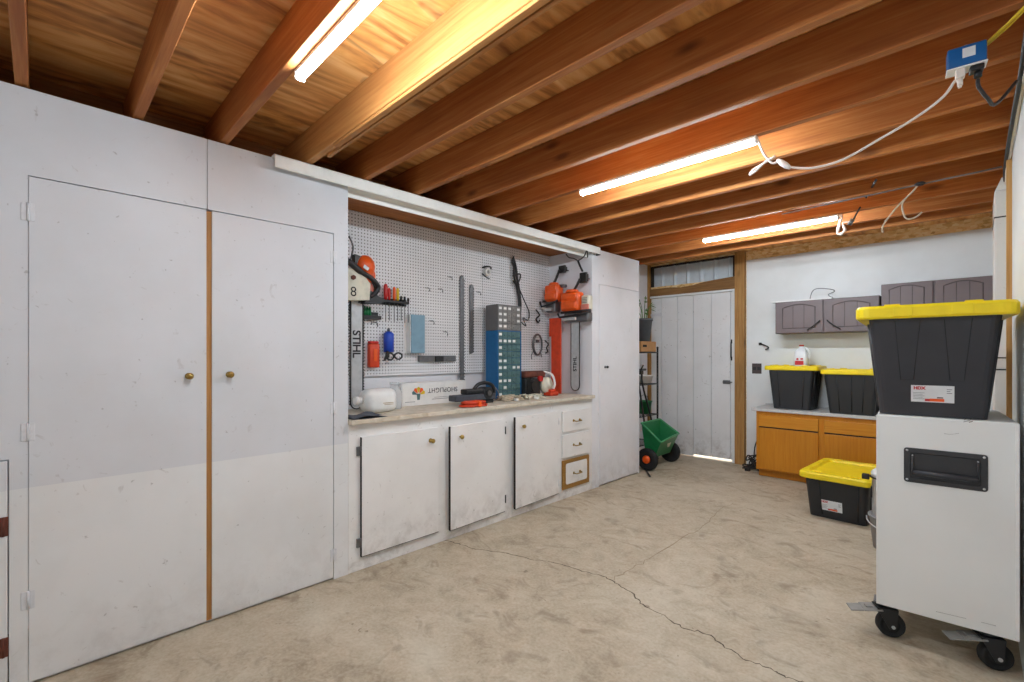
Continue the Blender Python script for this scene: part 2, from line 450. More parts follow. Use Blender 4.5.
P2 = jag([PZ(440 + a * .3711, 440 + b * .3711, 0) for a, b in ck2], 5, .02)
strip(mb, P2, [random.uniform(.003, .010) for _ in P2], 2)
struct('floor', mb, ['floor', 'crack', 'crack_faint'])
struct('ground', MB().box(-9, 6, 6.53, 24, -.2, -.02), 'ground')
struct('wall_left', MB().box(-3.6, -3.452, -4.2, 6.52, 0, 2.9), 'paint_plain')
struct('wall_right', MB().box(XR, .3, -4.2, 3.89, 0, ZS), 'drywall')
struct('wall_right_recess', MB().box(.19, .3, 3.89, 6.52, 0, ZS), 'drywall')
struct('wall_back', MB().box(-3.6, -3.2, -4.3, -4.2, 0, 2.9).box(-3.2, .3, -4.3, -4.2, 2.3, 2.9), 'drywall')
DX0, DX1, DZ = -3.42, -2.22, 2.24
wf = MB().box(-3.6, DX0, YF, 6.52, 0, 2.9).box(DX1, .3, YF, 6.52, 0, 2.9).box(DX0, DX1, YF, 6.52, DZ + .01, 2.41).box(DX0, DX1, YF, 6.52, 2.70, 2.9)
struct('wall_far', wf, 'osb')
struct('wall_far_panel', MB().box(-2.085, .135, YF - .015, YF - .001, 0, 2.62), 'drywall')
struct('ceiling', MB().box(-3.7, .45, -4.3, 6.6, ZS, ZS + .06), 'ply')
struct('trim_1', MB().box(-2.212, -2.095, YF - .07, YF - .001, 0, ZS - .001, bev=.003), 'post')
hx0, hz = PY(650, 290, YF - .03)
top = [(-2.22, 2.43), (-2.45, 2.415), (-2.62, 2.40), (-2.78, 2.372), (-2.95, 2.36), (-3.1, 2.375), (-3.42, 2.375)]
struct('trim_2', MB().prism([(-3.42, DZ + .03)] + top[::-1] + [(-2.22, DZ + .03)], 'y', YF - .045, YF - .001), 'header')
struct('trim_3', MB().box(-3.451, -3.42, YF - .06, YF - .001, 0, ZS - .001), 'post')
struct('trim_4', MB().box(.128, .15, 3.893, 3.94, 0, ZS - .001), 'stud')
struct('trim_5', MB().box(XB + .008, -2.862, YN0 + .002, YN1 - .002, 2.522, 2.536), 'soffit')     # wood soffit of the bench niche
struct('trim_6', MB().box(-3.25, -3.21, -4.0, 5.38, ZTOP + .012, ZS - .001), 'rim')
# door frame
struct('trim_7', MB().box(DX1 - .031, DX1 - .001, YF - .04, YF + .06, .0, DZ + .028).box(DX0, DX1 - .032, YF - .04, YF + .02, DZ + .001, DZ + .028).box(DX0, DX1, YF + .061, YF + .08, DZ - .05, DZ + .03).box(DX1 - .08, DX1, YF + .061, YF + .08, .04, DZ - .051), 'drywall')
# window strip with corrugated sheet
w = MB(); fr = .018
w.box(DX0, DX1, YF - .02, YF + .03, 2.69, 2.71).box(DX0 + .001, DX0 + .03, YF - .02, YF + .03, 2.41, 2.69).box(DX1 - .03, DX1 - .001, YF - .02, YF + .03, 2.41, 2.69)
win = struct('window_1', w, 'darkgap')
cs = MB(); n = 220; pv = []
for i in range(n + 1):
    x = DX0 + .02 + (DX1 - DX0 - .04) * i / n; ph = ((x - DX0) / .19) % 1
    yy = 0 if ph < .72 else .03 * math.sin((ph - .72) / .28 * PI)
    pv.append((x, YF + .035 - yy))
for i in range(n):
    (a, b), (c, d) = pv[i], pv[i + 1]
    cs.add([(a, b, 2.30), (c, d, 2.30), (c, d, 2.72), (a, b, 2.72)], [[0, 1, 2, 3]], 0, True)
part('pane', cs, 'corr', win)
for i in range(7):
    pass
# plank door
seams = [PY(p, 380, YF - .01)[0] for p in (661.7, 677.5, 693.3, 711.3, 730.3)]
edges = [DX0 + .004] + seams + [DX1 - .032]
d = MB()
for i in range(6):
    d.box(edges[i] + .0025, edges[i + 1] - .0025, YF - .012, YF + .02, (.006 if i < 3 else .032) + random.uniform(-.003, .003), DZ - .006, bev=.004)
d.box(DX0 + .005, DX1 - .033, YF + .021, YF + .035, .034, DZ - .004)  # unseen backing added behind the planks to stop sun leaking through the seams
door = struct('door_1', d, 'plank')
hx, hz1 = PY(732, 341, YF - .02); _, hz0 = PY(732, 359, YF - .02)
part('door_handle', MB().tube(smooth_path([(hx, YF - .012, hz0), (hx, YF - .05, hz0 + .02), (hx, YF - .055, (hz0 + hz1) / 2), (hx, YF - .05, hz1 - .02), (hx, YF - .012, hz1)], 4), .008).box(hx - .016, hx + .016, YF - .017, YF - .012, hz0 - .02, hz0 + .03).box(hx - .016, hx + .016, YF - .017, YF - .012, hz1 - .03, hz1 + .02), 'black', door)
lx0, lz = PY(723, 382, YF - .02); lx1, _ = PY(741, 382, YF - .02)
part('latch', MB().cyl((lx0, YF - .03, lz), (lx1 + .01, YF - .03, lz), .009, n=10).box(lx0, lx0 + .09, YF - .024, YF - .012, lz - .025, lz + .025, bev=.003).cyl((lx0 + .05, YF - .03, lz), (lx0 + .05, YF - .06, lz + .01), .006), 'greymetal', door)
gx, gz = PY(654, 315, YF - .02)
part('strap_hinge', MB().box(gx - .08, gx + .12, YF - .018, YF - .012, gz - .02, gz + .02).cyl((gx + .10, YF - .018, gz - .03), (gx + .10, YF - .018, gz + .03), .008), 'hingewhite', door)

# joists
JY = [-.80, -.415, -.03, .356, .72, 1.15, 1.51, 1.90, 2.27, 2.64, 3.02, 3.39, 3.76, 4.15, 4.56, 4.97, 5.33]
JY = [-1.56, -1.18] + JY
JL = {4: 'bare wooden ceiling joist over the closet, ending above the low hinged door', 5: 'bare ceiling joist above the middle of the first closet door',
      6: 'ceiling joist carrying the tube light above the closet doors', 7: 'pale ceiling joist with a second board nailed along its lower edge',
      8: 'first ceiling joist past the doubled pale joist', 9: 'second ceiling joist past the doubled pale joist', 10: 'third ceiling joist past the doubled pale joist, next before the middle tube light joist',
      11: 'ceiling joist carrying the middle tube light, over the bench drawers', 12: 'ceiling joist under which the blue outlet box hangs',
      13: 'second ceiling joist past the middle tube light', 14: 'third ceiling joist past the middle tube light', 15: 'fourth ceiling joist past the middle tube light, next before the last tube light',
      16: 'ceiling joist carrying the tube light near the plank door', 17: 'second last ceiling joist before the plank door wall', 18: 'last ceiling joist before the plank door wall'}
for i, y in enumerate(JY):
    if i < 2 + 1: lab = 'bare wooden ceiling joist behind the camera over the open garage end'
    else: lab = JL.get(i, 'bare wooden ceiling joist just out of view above the low hinged door')
    y1, y0 = y, y - .042
    mbj = MB().box(-3.205, .148, y0, y1, ZJ, ZS - .002, bev=.003, seg=1)
    t = thing('ceiling_joist', lab, 'joist', (-1.5, (y0 + y1) / 2, ZJ), 'ceiling joists')
    part('board', mbj, 'joist_pale' if i == 7 else 'joist', t)
    if i == 7:
        part('sister_board', MB().box(-2.62, .14, y1 + .002, y1 + .022, ZJ - .012, ZJ + .09, bev=.002, seg=1).box(-2.45, .14, y0 + .004, y1 - .008, ZJ - .016, ZJ - .001, bev=.002, seg=1), 'joist_pale', t)

# ================================================================== TUBE LIGHTS
def tube_light(y, x0, x1, label):
    t = thing('ceiling_tube_light', label, 'light', ((x0 + x1) / 2, y, ZJ - .04), 'lit ceiling tube lights')
    part('housing', MB().box(x0, x1, y - .018, y + .018, ZJ - .018, ZJ - .001, bev=.003), 'fix', t)
    part('end_cap', MB().box(x0 - .008, x0 + .004, y - .02, y + .02, ZJ - .04, ZJ - .001, bev=.004), 'fix', t)
    part('end_cap', MB().box(x1 - .004, x1 + .008, y - .02, y + .02, ZJ - .04, ZJ - .001, bev=.004), 'fix', t)
    prof = [(.017 * math.cos(a), .026 * math.sin(a)) for a in [PI + PI * k / 8 for k in range(9)]]
    rings = [[(x, y + p[0], ZJ - .0185 + p[1]) for p in prof] for x in (x0 + .005, x1 - .005)]
    part('diffuser', MB().loft(rings), 'tube', t)
    return t
tube_light(.735, -1.92, -.78, 'lit tube light on the joist over the closet doors')
tube_light(2.62, -1.92, -.81, 'lit tube light with a white cord looping from its end')
tube_light(4.54, -1.87, -.79, 'lit tube light closest to the plank door')

# ================================================================== CLOSET
cl = thing('closet_cabinet', 'tall white built-in closet with two flush doors and brass knobs', 'cabinet', (XL, .63, 0))
ys = [PX(p, 300, XL)[0] for p in (28, 206.5, 212, 333.5)]
ZD = 2.16
LD0, LD1, LDZ = -.78, PX(7.5, 500, XL)[0], .964
f = MB()
f.box(XL - .02, XL, LD1 + .004, ys[0] - .0005, 0, ZTOP)            # stile
f.box(XL - .02, XL, -4.1, LD0 - .004, 0, ZTOP).box(XL - .02, XL, LD0 - .004, LD1 + .004, LDZ + .004, ZTOP)
f.box(XL - .02, XL, ys[0] - .0005, ys[1] + .002, ZD + .004, ZTOP).box(XL - .02, XL, ys[1] + .005, ys[3] + .003, ZD + .004, ZTOP)
f.box(XL - .02, XL, ys[3] + .003, YN0, 0, ZTOP)
f.box(XB, XL - .021, YN0 - .02, YN0, 0, ZTOP)                     # niche side
f.box(XB, XL - .021, -4.1, YN0 - .021, ZTOP - .012, ZTOP)
f.box(XL - .03, XL - .021, ys[0] - .05, ys[3] + .05, 0, .012)
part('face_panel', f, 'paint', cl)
part('door_stop', MB().box(XL - .035, XL - .006, ys[1] - .02, ys[2] + .02, .013, ZD - .005), 'strip', cl)
def leaf(y0, y1, z0, z1, par, m, name='door', x0=XL - .02, x1=XL, bev=.002):
    return part(name, MB().box(x0, x1, y0, y1, z0, z1, bev=bev, seg=1), m, par)
kn = MB()
def knob(x, y, z, par, m='brass', r=.017):
    return part('knob', MB().lathe([(0, .045), (r * .7, .044), (r, .036), (r * .9, .026), (r * .45, .018), (r * .45, .006), (r * .95, .004), (r * .95, 0), (0, 0)], (x, y, z), 'x', 14), m, par)
def hinge(x, y, z, par, m='hingewhite', h=.075, w=.042):
    return part('hinge', MB().cyl((x + .003, y, z - h / 2), (x + .003, y, z + h / 2), .005, n=8).box(x, x + .0025, y - w / 2, y + w / 2, z - h / 2, z + h / 2, bev=.001, seg=1), m, par)
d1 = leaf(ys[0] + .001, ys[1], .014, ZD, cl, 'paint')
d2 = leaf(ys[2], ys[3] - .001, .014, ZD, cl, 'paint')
y, z = PX(188.5, 376, XL); knob(XL, y, z, d1)
y, z = PX(229, 374.5, XL); knob(XL, y, z, d2)
for py in (212, 432, 600): y, z = PX(28, py, XL); hinge(XL + .0005, ys[0], z, d1)
for py in (257, 408, 555): y, z = PX(333, py, XL); hinge(XL + .0005, ys[3], z, d2)
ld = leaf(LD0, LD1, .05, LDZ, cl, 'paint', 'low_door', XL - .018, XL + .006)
for py in (527, 648):
    y, z = PX(4.5, py, XL + .01); hinge(XL + .0065, LD1 - .012, z, ld, 'rust', .08, .03)

# ================================================================== BENCH
bc = thing('bench_cabinet', 'white bench cabinet with three doors and a column of drawers', 'cabinet', (XL, 2.7, 0))
c = MB().box(XB, XL - .03, YN0 + .001, YN1 - .001, .001, .954).box(XL - .03, XL, YN0 + .001, YN1 - .001, .001, .954, bev=.002, seg=1)
part('carcass', c, 'paint_bench', bc)
def bench_door(pl, pr, tl, bl, hinge_left, open_deg):
    x = XL + .022
    y0, zt = PX(pl, tl, x); _, zb = PX(pl, bl, x); y1, _ = PX(pr, tl, x)
    hy = y0 if hinge_left else y1
    R = Matrix.Rotation(math.radians(open_deg), 3, 'Z')
    o = part('door', MB().box(XL + .002, x, y0, y1, zb, zt, bev=.002, seg=1, rot=R, piv=(XL + .002, hy, 0)), 'paint_bench', bc)
    part('bare_edge_shade', MB().box(XL + .002, x - .001, y0 - .005 if not hinge_left else y0 - .0025, y0 - .0003, zb + .001, zt - .001, rot=R, piv=(XL + .002, hy, 0)).box(XL + .002, x - .001, y0 - .004, y1, zb - .003, zb - .0003, rot=R, piv=(XL + .002, hy, 0)), 'darkgap', o)  # dark strips: bare side edge, plus shadow line painted at side and bottom
    return o, y0, y1, zb, zt
o, y0, y1, zb, zt = bench_door(362, 438.5, 437.4, 556.8, True, 0)
y, z = PX(430.5, 440.5, XL + .022); knob(XL + .022, y, z, o)
for z in (zb + .09, zt - .09): part('hinge', MB().box(XL + .001, XL + .012, y0 - .03, y0 - .002, z - .03, z + .03, bev=.002, seg=1).cyl((XL + .014, y0 - .004, z - .03), (XL + .014, y0 - .004, z + .03), .006, n=8), 'greymetal', o)
o, y0, y1, zb, zt = bench_door(448.8, 505, 426.4, 530, False, 2.2)
y, z = PX(459.2, 436.5, XL + .03); knob(XL + .034, y, z, o)
for z in (zb + .1, zt - .1): part('hinge', MB().cyl((XL + .02, y1 + .006, z - .03), (XL + .02, y1 + .006, z + .03), .007, n=8).box(XL + .001, XL + .006, y1 + .003, y1 + .03, z - .03, z + .03), 'darkmetal', o)
o, y0, y1, zb, zt = bench_door(513.3, 558.5, 417, 508.5, False, 2.6)
y, z = PX(521.5, 426, XL + .03); knob(XL + .034, y, z, o)
for z in (zb + .1, zt - .1): part('hinge', MB().cyl((XL + .02, y1 + .006, z - .03), (XL + .02, y1 + .006, z + .03), .007, n=8).box(XL + .001, XL + .006, y1 + .003, y1 + .03, z - .03, z + .03), 'hingewhite', o)
for (t_, b_, bare) in ((411.6, 432.8, 0), (435.5, 458.6, 0), (461.2, 490.4, 1)):
    x = XL + .02
    y0, zt = PX(563, t_, x); _, zb = PX(563, b_, x); y1, _ = PX(589.3, t_, x)
    if bare:
        dr = part('drawer', MB().box(XL + .002, x, y0, y1, zb, zt, bev=.003), 'fireframe', bc, 'bare brown drawer front with a white painted middle')
        iw, ih = (y1 - y0) * .4, (zt - zb) * .36; cy_, cz_ = (y0 + y1) / 2, (zb + zt) / 2 + .006
        poly = [(p[0], p[1]) for p in rrect(iw * 2, ih * 2, .02, 0, cy_, cz_)]
        part('painted_panel', MB().prism(poly, 'x', x + .0005, x + .003), 'paint_bench', dr)
    else:
        dr = part('drawer', MB().box(XL + .002, x, y0, y1, zb, zt, bev=.003), 'paint_bench', bc)
    cy_, cz_ = (y0 + y1) / 2, (zb + zt) / 2
    xh = x + (.003 if bare else 0)
    part('handle', MB().tube([(xh, cy_ - .05, cz_), (xh + .028, cy_ - .05, cz_ - .004), (xh + .032, cy_ - .045, cz_ - .006), (xh + .032, cy_ + .045, cz_ - .006), (xh + .028, cy_ + .05, cz_ - .004), (xh, cy_ + .05, cz_)], .0055).lathe([(.013, 0), (.013, .004), (0, .004)], (xh, cy_ - .05, cz_), 'x', 10).lathe([(.013, 0), (.013, .004), (0, .004)], (xh, cy_ + .05, cz_), 'x', 10), 'brass', dr)
ysm = PX(497, 400, -2.80)[0]
wt = MB().box(XB, -2.805, YN0 + .002, ysm - .0015, .956, .987, bev=.005).box(XB, -2.805, ysm + .0015, YN1 - .002, .956, .987, bev=.005)
single('worktop', wt, 'worktop', 'worn cream worktop running the length of the bench cabinet', 'worktop')
ZW = .987
# tall narrow cabinet beyond the bench
tc = thing('tall_cabinet', 'tall narrow white cupboard between the bench and the plank door', 'cabinet', (XL, 4.55, 0))
ty0, ty1 = PX(599, 300, XL)[0], PX(638.3, 300, XL)[0]
tz = PX(599.3, 284.5, XL)[1]
part('carcass', MB().box(XB, XL - .02, YN1, YT, 0, ZTOP - .003).box(XL - .02, XL, YN1, ty0 - .004, 0, ZTOP - .003).box(XL - .02, XL, ty1 + .003, YT, 0, ZTOP - .003).box(XL - .02, XL, ty0 - .004, ty1 + .003, tz + .005, ZTOP - .003), 'paint_plain', tc)
td = leaf(ty0, ty1, .02, tz, tc, 'paint_plain', x0=XL - .018, x1=XL + .004)
y, z = PX(604.7, 367, XL); knob(XL + .004, y, z, td, 'darkmetal', .014)

# pegboard
pz0, pz1 = 1.235, 2.52
ypg = PX(482, 300, XB)[0]
single('pegboard', MB().box(XB - .012, XB + .004, YN0 + .003, ypg - .0015, pz0, pz1), 'peg', 'white pegboard panel behind the screwdrivers and orange cased level', 'pegboard', 'pegboard panels').__setitem__('label', 'white pegboard panel carrying the screwdriver rack and pale blue tray')
single('pegboard', MB().box(XB - .012, XB + .004, ypg + .0015, YN1 - .003, pz0, pz1), 'peg', 'white pegboard panel behind the small parts organizers', 'pegboard', 'pegboard panels')
XP = XB + .004

# long white unlit fixture above the niche
fy0 = PX(275, 160, -2.79)[0]
sf = thing('strip_fixture', 'long white unlit metal light fixture over the pegboard niche', 'light fixture', (-2.82, 2.5, 2.43))
prof = [(-2.845, 2.535), (-2.80, 2.535), (-2.785, 2.525), (-2.785, 2.465), (-2.790, 2.458), (-2.795, 2.465), (-2.80, 2.52), (-2.845, 2.522)]
m_ = MB(); m_.loft([[(a, yy, b) for a, b in prof] for yy in (fy0, 4.13)])
part('housing', m_, 'fix', sf)
prof2 = [(-2.797, 2.462), (-2.812, 2.478), (-2.84, 2.487), (-2.87, 2.482), (-2.893, 2.462), (-2.90, 2.432), (-2.906, 2.432), (-2.903, 2.468), (-2.88, 2.494), (-2.84, 2.50), (-2.80, 2.49)]
part('reflector', MB().loft([[(a, yy, b) for a, b in prof2] for yy in (YN0 + .004, YN1 - .004)]), 'fix', sf)
part('end_plate', MB().box(-2.842, -2.788, 4.131, 4.136, 2.45, 2.535), 'greymetal', sf)

# ================================================================== THINGS ON THE PEGBOARD
def yz(px, py, x): return PX(px, py, x)
def rect(px0, py0, px1, py1, x):
    y0 = PX(px0, (py0 + py1) / 2, x)[0]; y1 = PX(px1, (py0 + py1) / 2, x)[0]; pm = (px0 + px1) / 2
    return y0, y1, PX(pm, py1, x)[1], PX(pm, py0, x)[1]
# --- chainsaw hanging by the closet
XS = XB + .10
def poly(pts, x): return [PX(a, b, x) for a, b in pts]
yb0, zb0 = PX(351.5, 404, XS); yb1, zb1 = PX(362, 300, XS)
sw = thing('chainsaw', 'white and black chainsaw with orange engine cover hanging beside the closet', 'chainsaw', (XS, (yb0 + yb1) / 2, zb0 - .05), 'chainsaws')
def stadium(y0, y1, z0, z1, n=8):
    r = (y1 - y0) / 2; c = (y0 + y1) / 2
    return [(y1, z1), (y0, z1)] + [(c - r * math.cos(a), z0 + r - r * math.sin(a)) for a in [PI * k / n for k in range(n + 1)]]
br = part('guide_bar', MB().prism(stadium(yb0, yb1, zb0 - .03, zb1), 'x', XS - .003, XS + .003), 'steel', sw)
st = stadium(yb0 - .008, yb1 + .008, zb0 - .04, zb1)
ch = MB(); path = [(XS, a, b) for a, b in st[1:] + st[:1]]
ch.tube(path, .0055, 6, cap=True)
for i in range(38):
    pz = zb0 + (zb1 - zb0) * i / 37
    for yy in (yb0 - .012, yb1 + .012): ch.box(XS - .004, XS + .004, yy - .005, yy + .005, pz - .006, pz + .004)
part('saw_chain', ch, 'darkmetal', sw)
yl, zl = PX(356.3, 344, XS + .004)
text('STIHL', .088, (XS + .0045, yl, zl), frame3((0, 0, -1), (0, 1, 0)), 'ink', br, bold=.002, space=.92)
bd = part('body', MB().prism(poly([(330, 275), (348, 268), (357, 274), (365, 285), (364, 301), (330, 301)], XS), 'x', XS + .006, XS + .085), 'cream', sw)
yl, zl = PX(353.5, 292, XS + .085)
text('8', .10, (XS + .0855, yl, zl), frame3((0, 1, 0), (0, 0, 1)), 'ink', bd)
cy_, cz_ = PX(364.5, 266.5, XS + .02)
part('engine_cover', MB().sphere((XS + .03, cy_, cz_), .07, .075, .085).sphere((XS + .05, cy_ + .02, cz_ - .07), .05, .05, .06), 'orange', sw)
def pt(a, b, x): q = PX(a, b, x); return (x, q[0], q[1])
part('rear_handle', MB().tube(smooth_path([pt(330, 250, XS + .07), pt(349, 262, XS + .09), pt(360, 271, XS + .09), pt(371, 278, XS + .09), pt(378, 286, XS + .08), pt(376, 292, XS + .07), pt(370, 297, XS + .06)], 5), [.024] * 11 + [.019] * 20, 10), 'black', sw)
part('hand_guard', MB().prism(poly([(362, 300), (366, 291), (371, 295), (381, 301), (378, 304), (360, 304)], XS), 'x', XS - .01, XS + .07), 'black', sw)
part('hanging_cord', MB().tube(smooth_path([pt(349, 236, XS - .04), pt(353, 246, XS - .02), pt(352, 254, XS), pt(350, 262, XS + .02)], 4), .006, 6), 'greymetal', sw)
part('engine_block', MB().prism(poly([(359, 282), (371, 281), (374, 290), (369, 300), (358, 303)], XS), 'x', XS - .02, XS + .045).prism(poly([(352, 255), (360, 258), (362, 272), (352, 268)], XS), 'x', XS, XS + .05), 'darkmetal', sw)
cy_, cz_ = PX(368.5, 288, XS + .05)
part('fuel_tank', MB().sphere((XS + .045, cy_, cz_), .03, .045, .05), 'pink', sw)
cy_, cz_ = PX(353, 277.5, XS + .085)
part('cover_nut', MB().cyl((XS + .085, cy_, cz_), (XS + .1, cy_, cz_), .018, n=6), 'rust', sw)
cy_, cz_ = PX(366, 268, XS + .1)
part('cover_label', MB().box(XS + .099, XS + .106, cy_ - .022, cy_ + .022, cz_ - .012, cz_ + .016, bev=.003, rot=Matrix.Rotation(-.5, 3, 'X')), 'paper', sw)
# --- small rack holding green bits
y0, y1, z0, z1 = rect(357, 313, 381, 319, XP + .05)
gk = thing('bit_rack', 'small black wall rack holding green drill bits', 'rack', (XP, (y0 + y1) / 2, z0))
part('shelf', MB().box(XP, XP + .06, y0, y1, z0, z0 + .03, bev=.004).box(XP, XP + .006, y0, y1, z0, z0 + .06), 'black', gk)
for k in range(5):
    yy = y0 + .03 + k * (y1 - y0 - .12) / 4
    part('green_bit', MB().cyl((XP + .035, yy, z0 + .031), (XP + .035, yy, z0 + .085), .012, n=8).cyl((XP + .035, yy, z0 + .085), (XP + .035, yy, z0 + .10), .006, n=8), 'green', gk)
# --- screwdriver rack and screwdrivers
y0, y1, z0, z1 = rect(382, 299, 410, 304.5, XP + .06)
single('tool_rack', MB().box(XP - .0005, XP + .052, y0, y1, z0 + .012, z0 + .034, bev=.004).box(XP, XP + .006, y0, y1, z0 - .004, z0 + .05), 'black', 'black rack with screwdrivers slotted through it on the pegboard', 'rack')
drivers = [(386, 'red', 284, 'red handled screwdriver standing at one end of the black rack', .017), (389.5, 'red', 288, 'shorter red handled screwdriver in the black rack', .012),
           (394.5, 'orange', 287, 'orange handled screwdriver in the black rack beside the yellow one', .013), (398, 'strapyellow', 288, 'yellow handled screwdriver in the middle of the black rack', .012),
           (401.5, 'black', 296, 'short black screwdriver between the yellow one and the end of the rack', .010), (405, 'black', 296.5, 'second last black screwdriver of the black rack', .010), (408.5, 'black', 298, 'black screwdriver at the pale blue tray end of the rack', .010)]
for (px, m, top_, lab, r) in drivers:
    yy, zt = PX(px, top_, XP + .04); zr = z0 + .034; zb = PX(px, 323 - (px % 3), XP + .04)[1]
    t = thing('screwdriver', lab, 'screwdriver', (XP + .036, yy, zb), 'screwdrivers in the black rack')
    part('handle', MB().lathe([(0, zr + .001), (r * .7, zr + .001), (r, zr + (zt - zr) * .35), (r, zr + (zt - zr) * .85), (r * .6, zt), (0, zt)], (XP + .036, yy, 0), 'z', 10), m, t)
    part('shaft', MB().cyl((XP + .036, yy, zb), (XP + .036, yy, zr + .001), .0032, n=8), 'greymetal', t)
# --- red level / torch
y0, y1, z0, z1 = rect(368.5, 341, 378.5, 367.5, XP + .03)
t = thing('torch', 'red flashlight hanging upright on the pegboard under the green bits', 'flashlight', (XP + .03, (y0 + y1) / 2, z0))
part('body', MB().box(XP + .002, XP + .055, y0, y1, z0, z1 - .02, bev=.012, seg=3), 'orangered', t)
part('lamp_head', MB().box(XP + .004, XP + .05, y0 + .004, y1 - .004, z1 - .02, z1, bev=.008), 'red', t)
part('switch', MB().box(XP + .0555, XP + .061, y0 + (y1 - y0) * .35, y0 + (y1 - y0) * .7, z0 + .05, z0 + (z1 - z0) * .7, bev=.004), 'orange', t)
# --- blue spray can shaped tool
y0, y1, z0, z1 = rect(383.5, 334, 392.5, 352, XP + .035)
yc, r = (y0 + y1) / 2, (y1 - y0) / 2
t = thing('grease_can', 'blue cylindrical can held in a black clip on the pegboard', 'can', (XP + .04, yc, z0))
part('body', MB().lathe([(0, z0), (r, z0), (r, z1), (r * .5, z1 + .02), (0, z1 + .02)], (XP + .005 + r, yc, 0), 'z', 18), 'blue', t)
part('nozzle', MB().lathe([(0, z1 + .021), (.012, z1 + .021), (.012, z1 + .04), (.005, z1 + .05), (0, z1 + .05)], (XP + .005 + r, yc, 0), 'z', 10), 'greymetal', t)
y0, y1, z0b, z1b = rect(382, 351, 401.5, 361, XP + .05)
t = thing('pliers', 'black handled pliers hooked under the blue can', 'pliers', (XP + .05, (y0 + y1) / 2, z0b))
def ring(cx, cy, cz, r, tube_r, n=16, ry=None, ax='x', m=0, mb=None):
    mb = mb or MB(); ry = ry or r
    pts = [(cx, cy + r * math.cos(2 * PI * k / n), cz + ry * math.sin(2 * PI * k / n)) if ax == 'x' else (cx + r * math.cos(2 * PI * k / n), cy, cz + ry * math.sin(2 * PI * k / n)) if ax == 'y' else (cx + r * math.cos(2 * PI * k / n), cy + ry * math.sin(2 * PI * k / n), cz) for k in range(n)]
    return mb.tube(pts, tube_r, 6, m, closed=True)
yc = (y0 + y1) / 2
part('handles', ring(XP + .075, y1 - .045, (z0b + z1b) / 2, .034, .007, ry=.026, mb=ring(XP + .075, yc - .03, (z0b + z1b) / 2 - .004, .03, .007, ry=.028)), 'black', t)
part('peg', MB().cyl((XP - .0005, yc, z1b - .01), (XP + .085, yc, z1b - .01), .004, n=6), 'steel', t)
part('jaws', MB().prism([(y0, z0b), (y0 + .03, z1b), (y0 + .05, z1b - .004), (yc - .04, z0b + .03)], 'x', XP + .069, XP + .081), 'darkmetal', t)
# --- pale blue tray
y0, y1, z0, z1 = rect(410.5, 315, 424, 353, XP + .05)
t = thing('hanging_tray', 'pale blue open sided plastic holder with a white edge on the pegboard', 'holder', (XP, (y0 + y1) / 2, z0))
yw = PX(406.5, 334, XP)[0]
part('tray_front', MB().box(XP + .055, XP + .065, y0, y1, z0, z1, bev=.002).box(XP + .001, XP + .055, y1 - .006, y1, z0, z1).box(XP + .001, XP + .055, y0, y1 - .007, z0, z0 + .006).box(XP + .001, XP + .055, y0, y1 - .007, z1 - .006, z1), 'paleblue', t)
part('tray_side', MB().box(XP + .001, XP + .056, y0 - .008, y0 - .001, z0, z1).box(XP, XP + .004, yw - .02, y0 - .009, z0 - .005, z1 - .01), 'white', t)
# --- magnetic bar
y0, y1, z0, z1 = rect(419.5, 355.5, 456, 361.5, XP + .03)
t = thing('tool_bar', 'dark grey horizontal magnetic tool bar low on the pegboard', 'tool bar', (XP, (y0 + y1) / 2, z0))
part('bar', MB().box(XP - .0005, XP + .03, y0, y1, z0, z1, bev=.003), 'bladegrey', t)
part('clip', MB().box(XP + .031, XP + .045, (y0 + y1) / 2 - .04, (y0 + y1) / 2 + .05, z0 - .002, z1 - .004, bev=.003), 'black', t)
# --- toothed blades
def blade(p0, p1, t0, t1, lab, n):
    y0, y1, z0, z1 = rect(p0, t0, p1, t1, XP + .012)
    t = thing('saw_blade', lab, 'saw blade', (XP, (y0 + y1) / 2, z0), 'toothed blades on the pegboard')
    m = MB().prism([(y0 + .006, z0), (y1 - .006, z0 + .02), (y1 - .006, z1 - .015), ((y0 + y1) / 2, z1), (y0 + .006, z1 - .015)], 'x', XP + .006, XP + .012)
    for k in range(n):
        zz = z0 + .02 + (z1 - z0 - .05) * k / n; h = (z1 - z0) / n * .6
        m.prism([(y1 - .006, zz), (y1 + .004, zz + h * .4), (y1 - .006, zz + h)], 'x', XP + .008, XP + .014)
        m.prism([(y0 + .006, zz), (y0 - .004, zz + h * .4), (y0 + .006, zz + h)], 'x', XP + .008, XP + .014)
    part('blade', m, 'greymetal' if 0 else 'bladegrey', t)
    part('hook', MB().tube([(XP - .0005, (y0 + y1) / 2, z1 - .03), (XP + .03, (y0 + y1) / 2, z1 - .03), (XP + .032, (y0 + y1) / 2, z1 - .015)], .003, 6), 'steel', t)
blade(459.8, 464.6, 275, 386, 'longer dark toothed blade hanging upright beside the shorter one', 34)
blade(469.4, 474, 284, 354.5, 'shorter dark toothed blade hanging next to the parts organizers', 24)
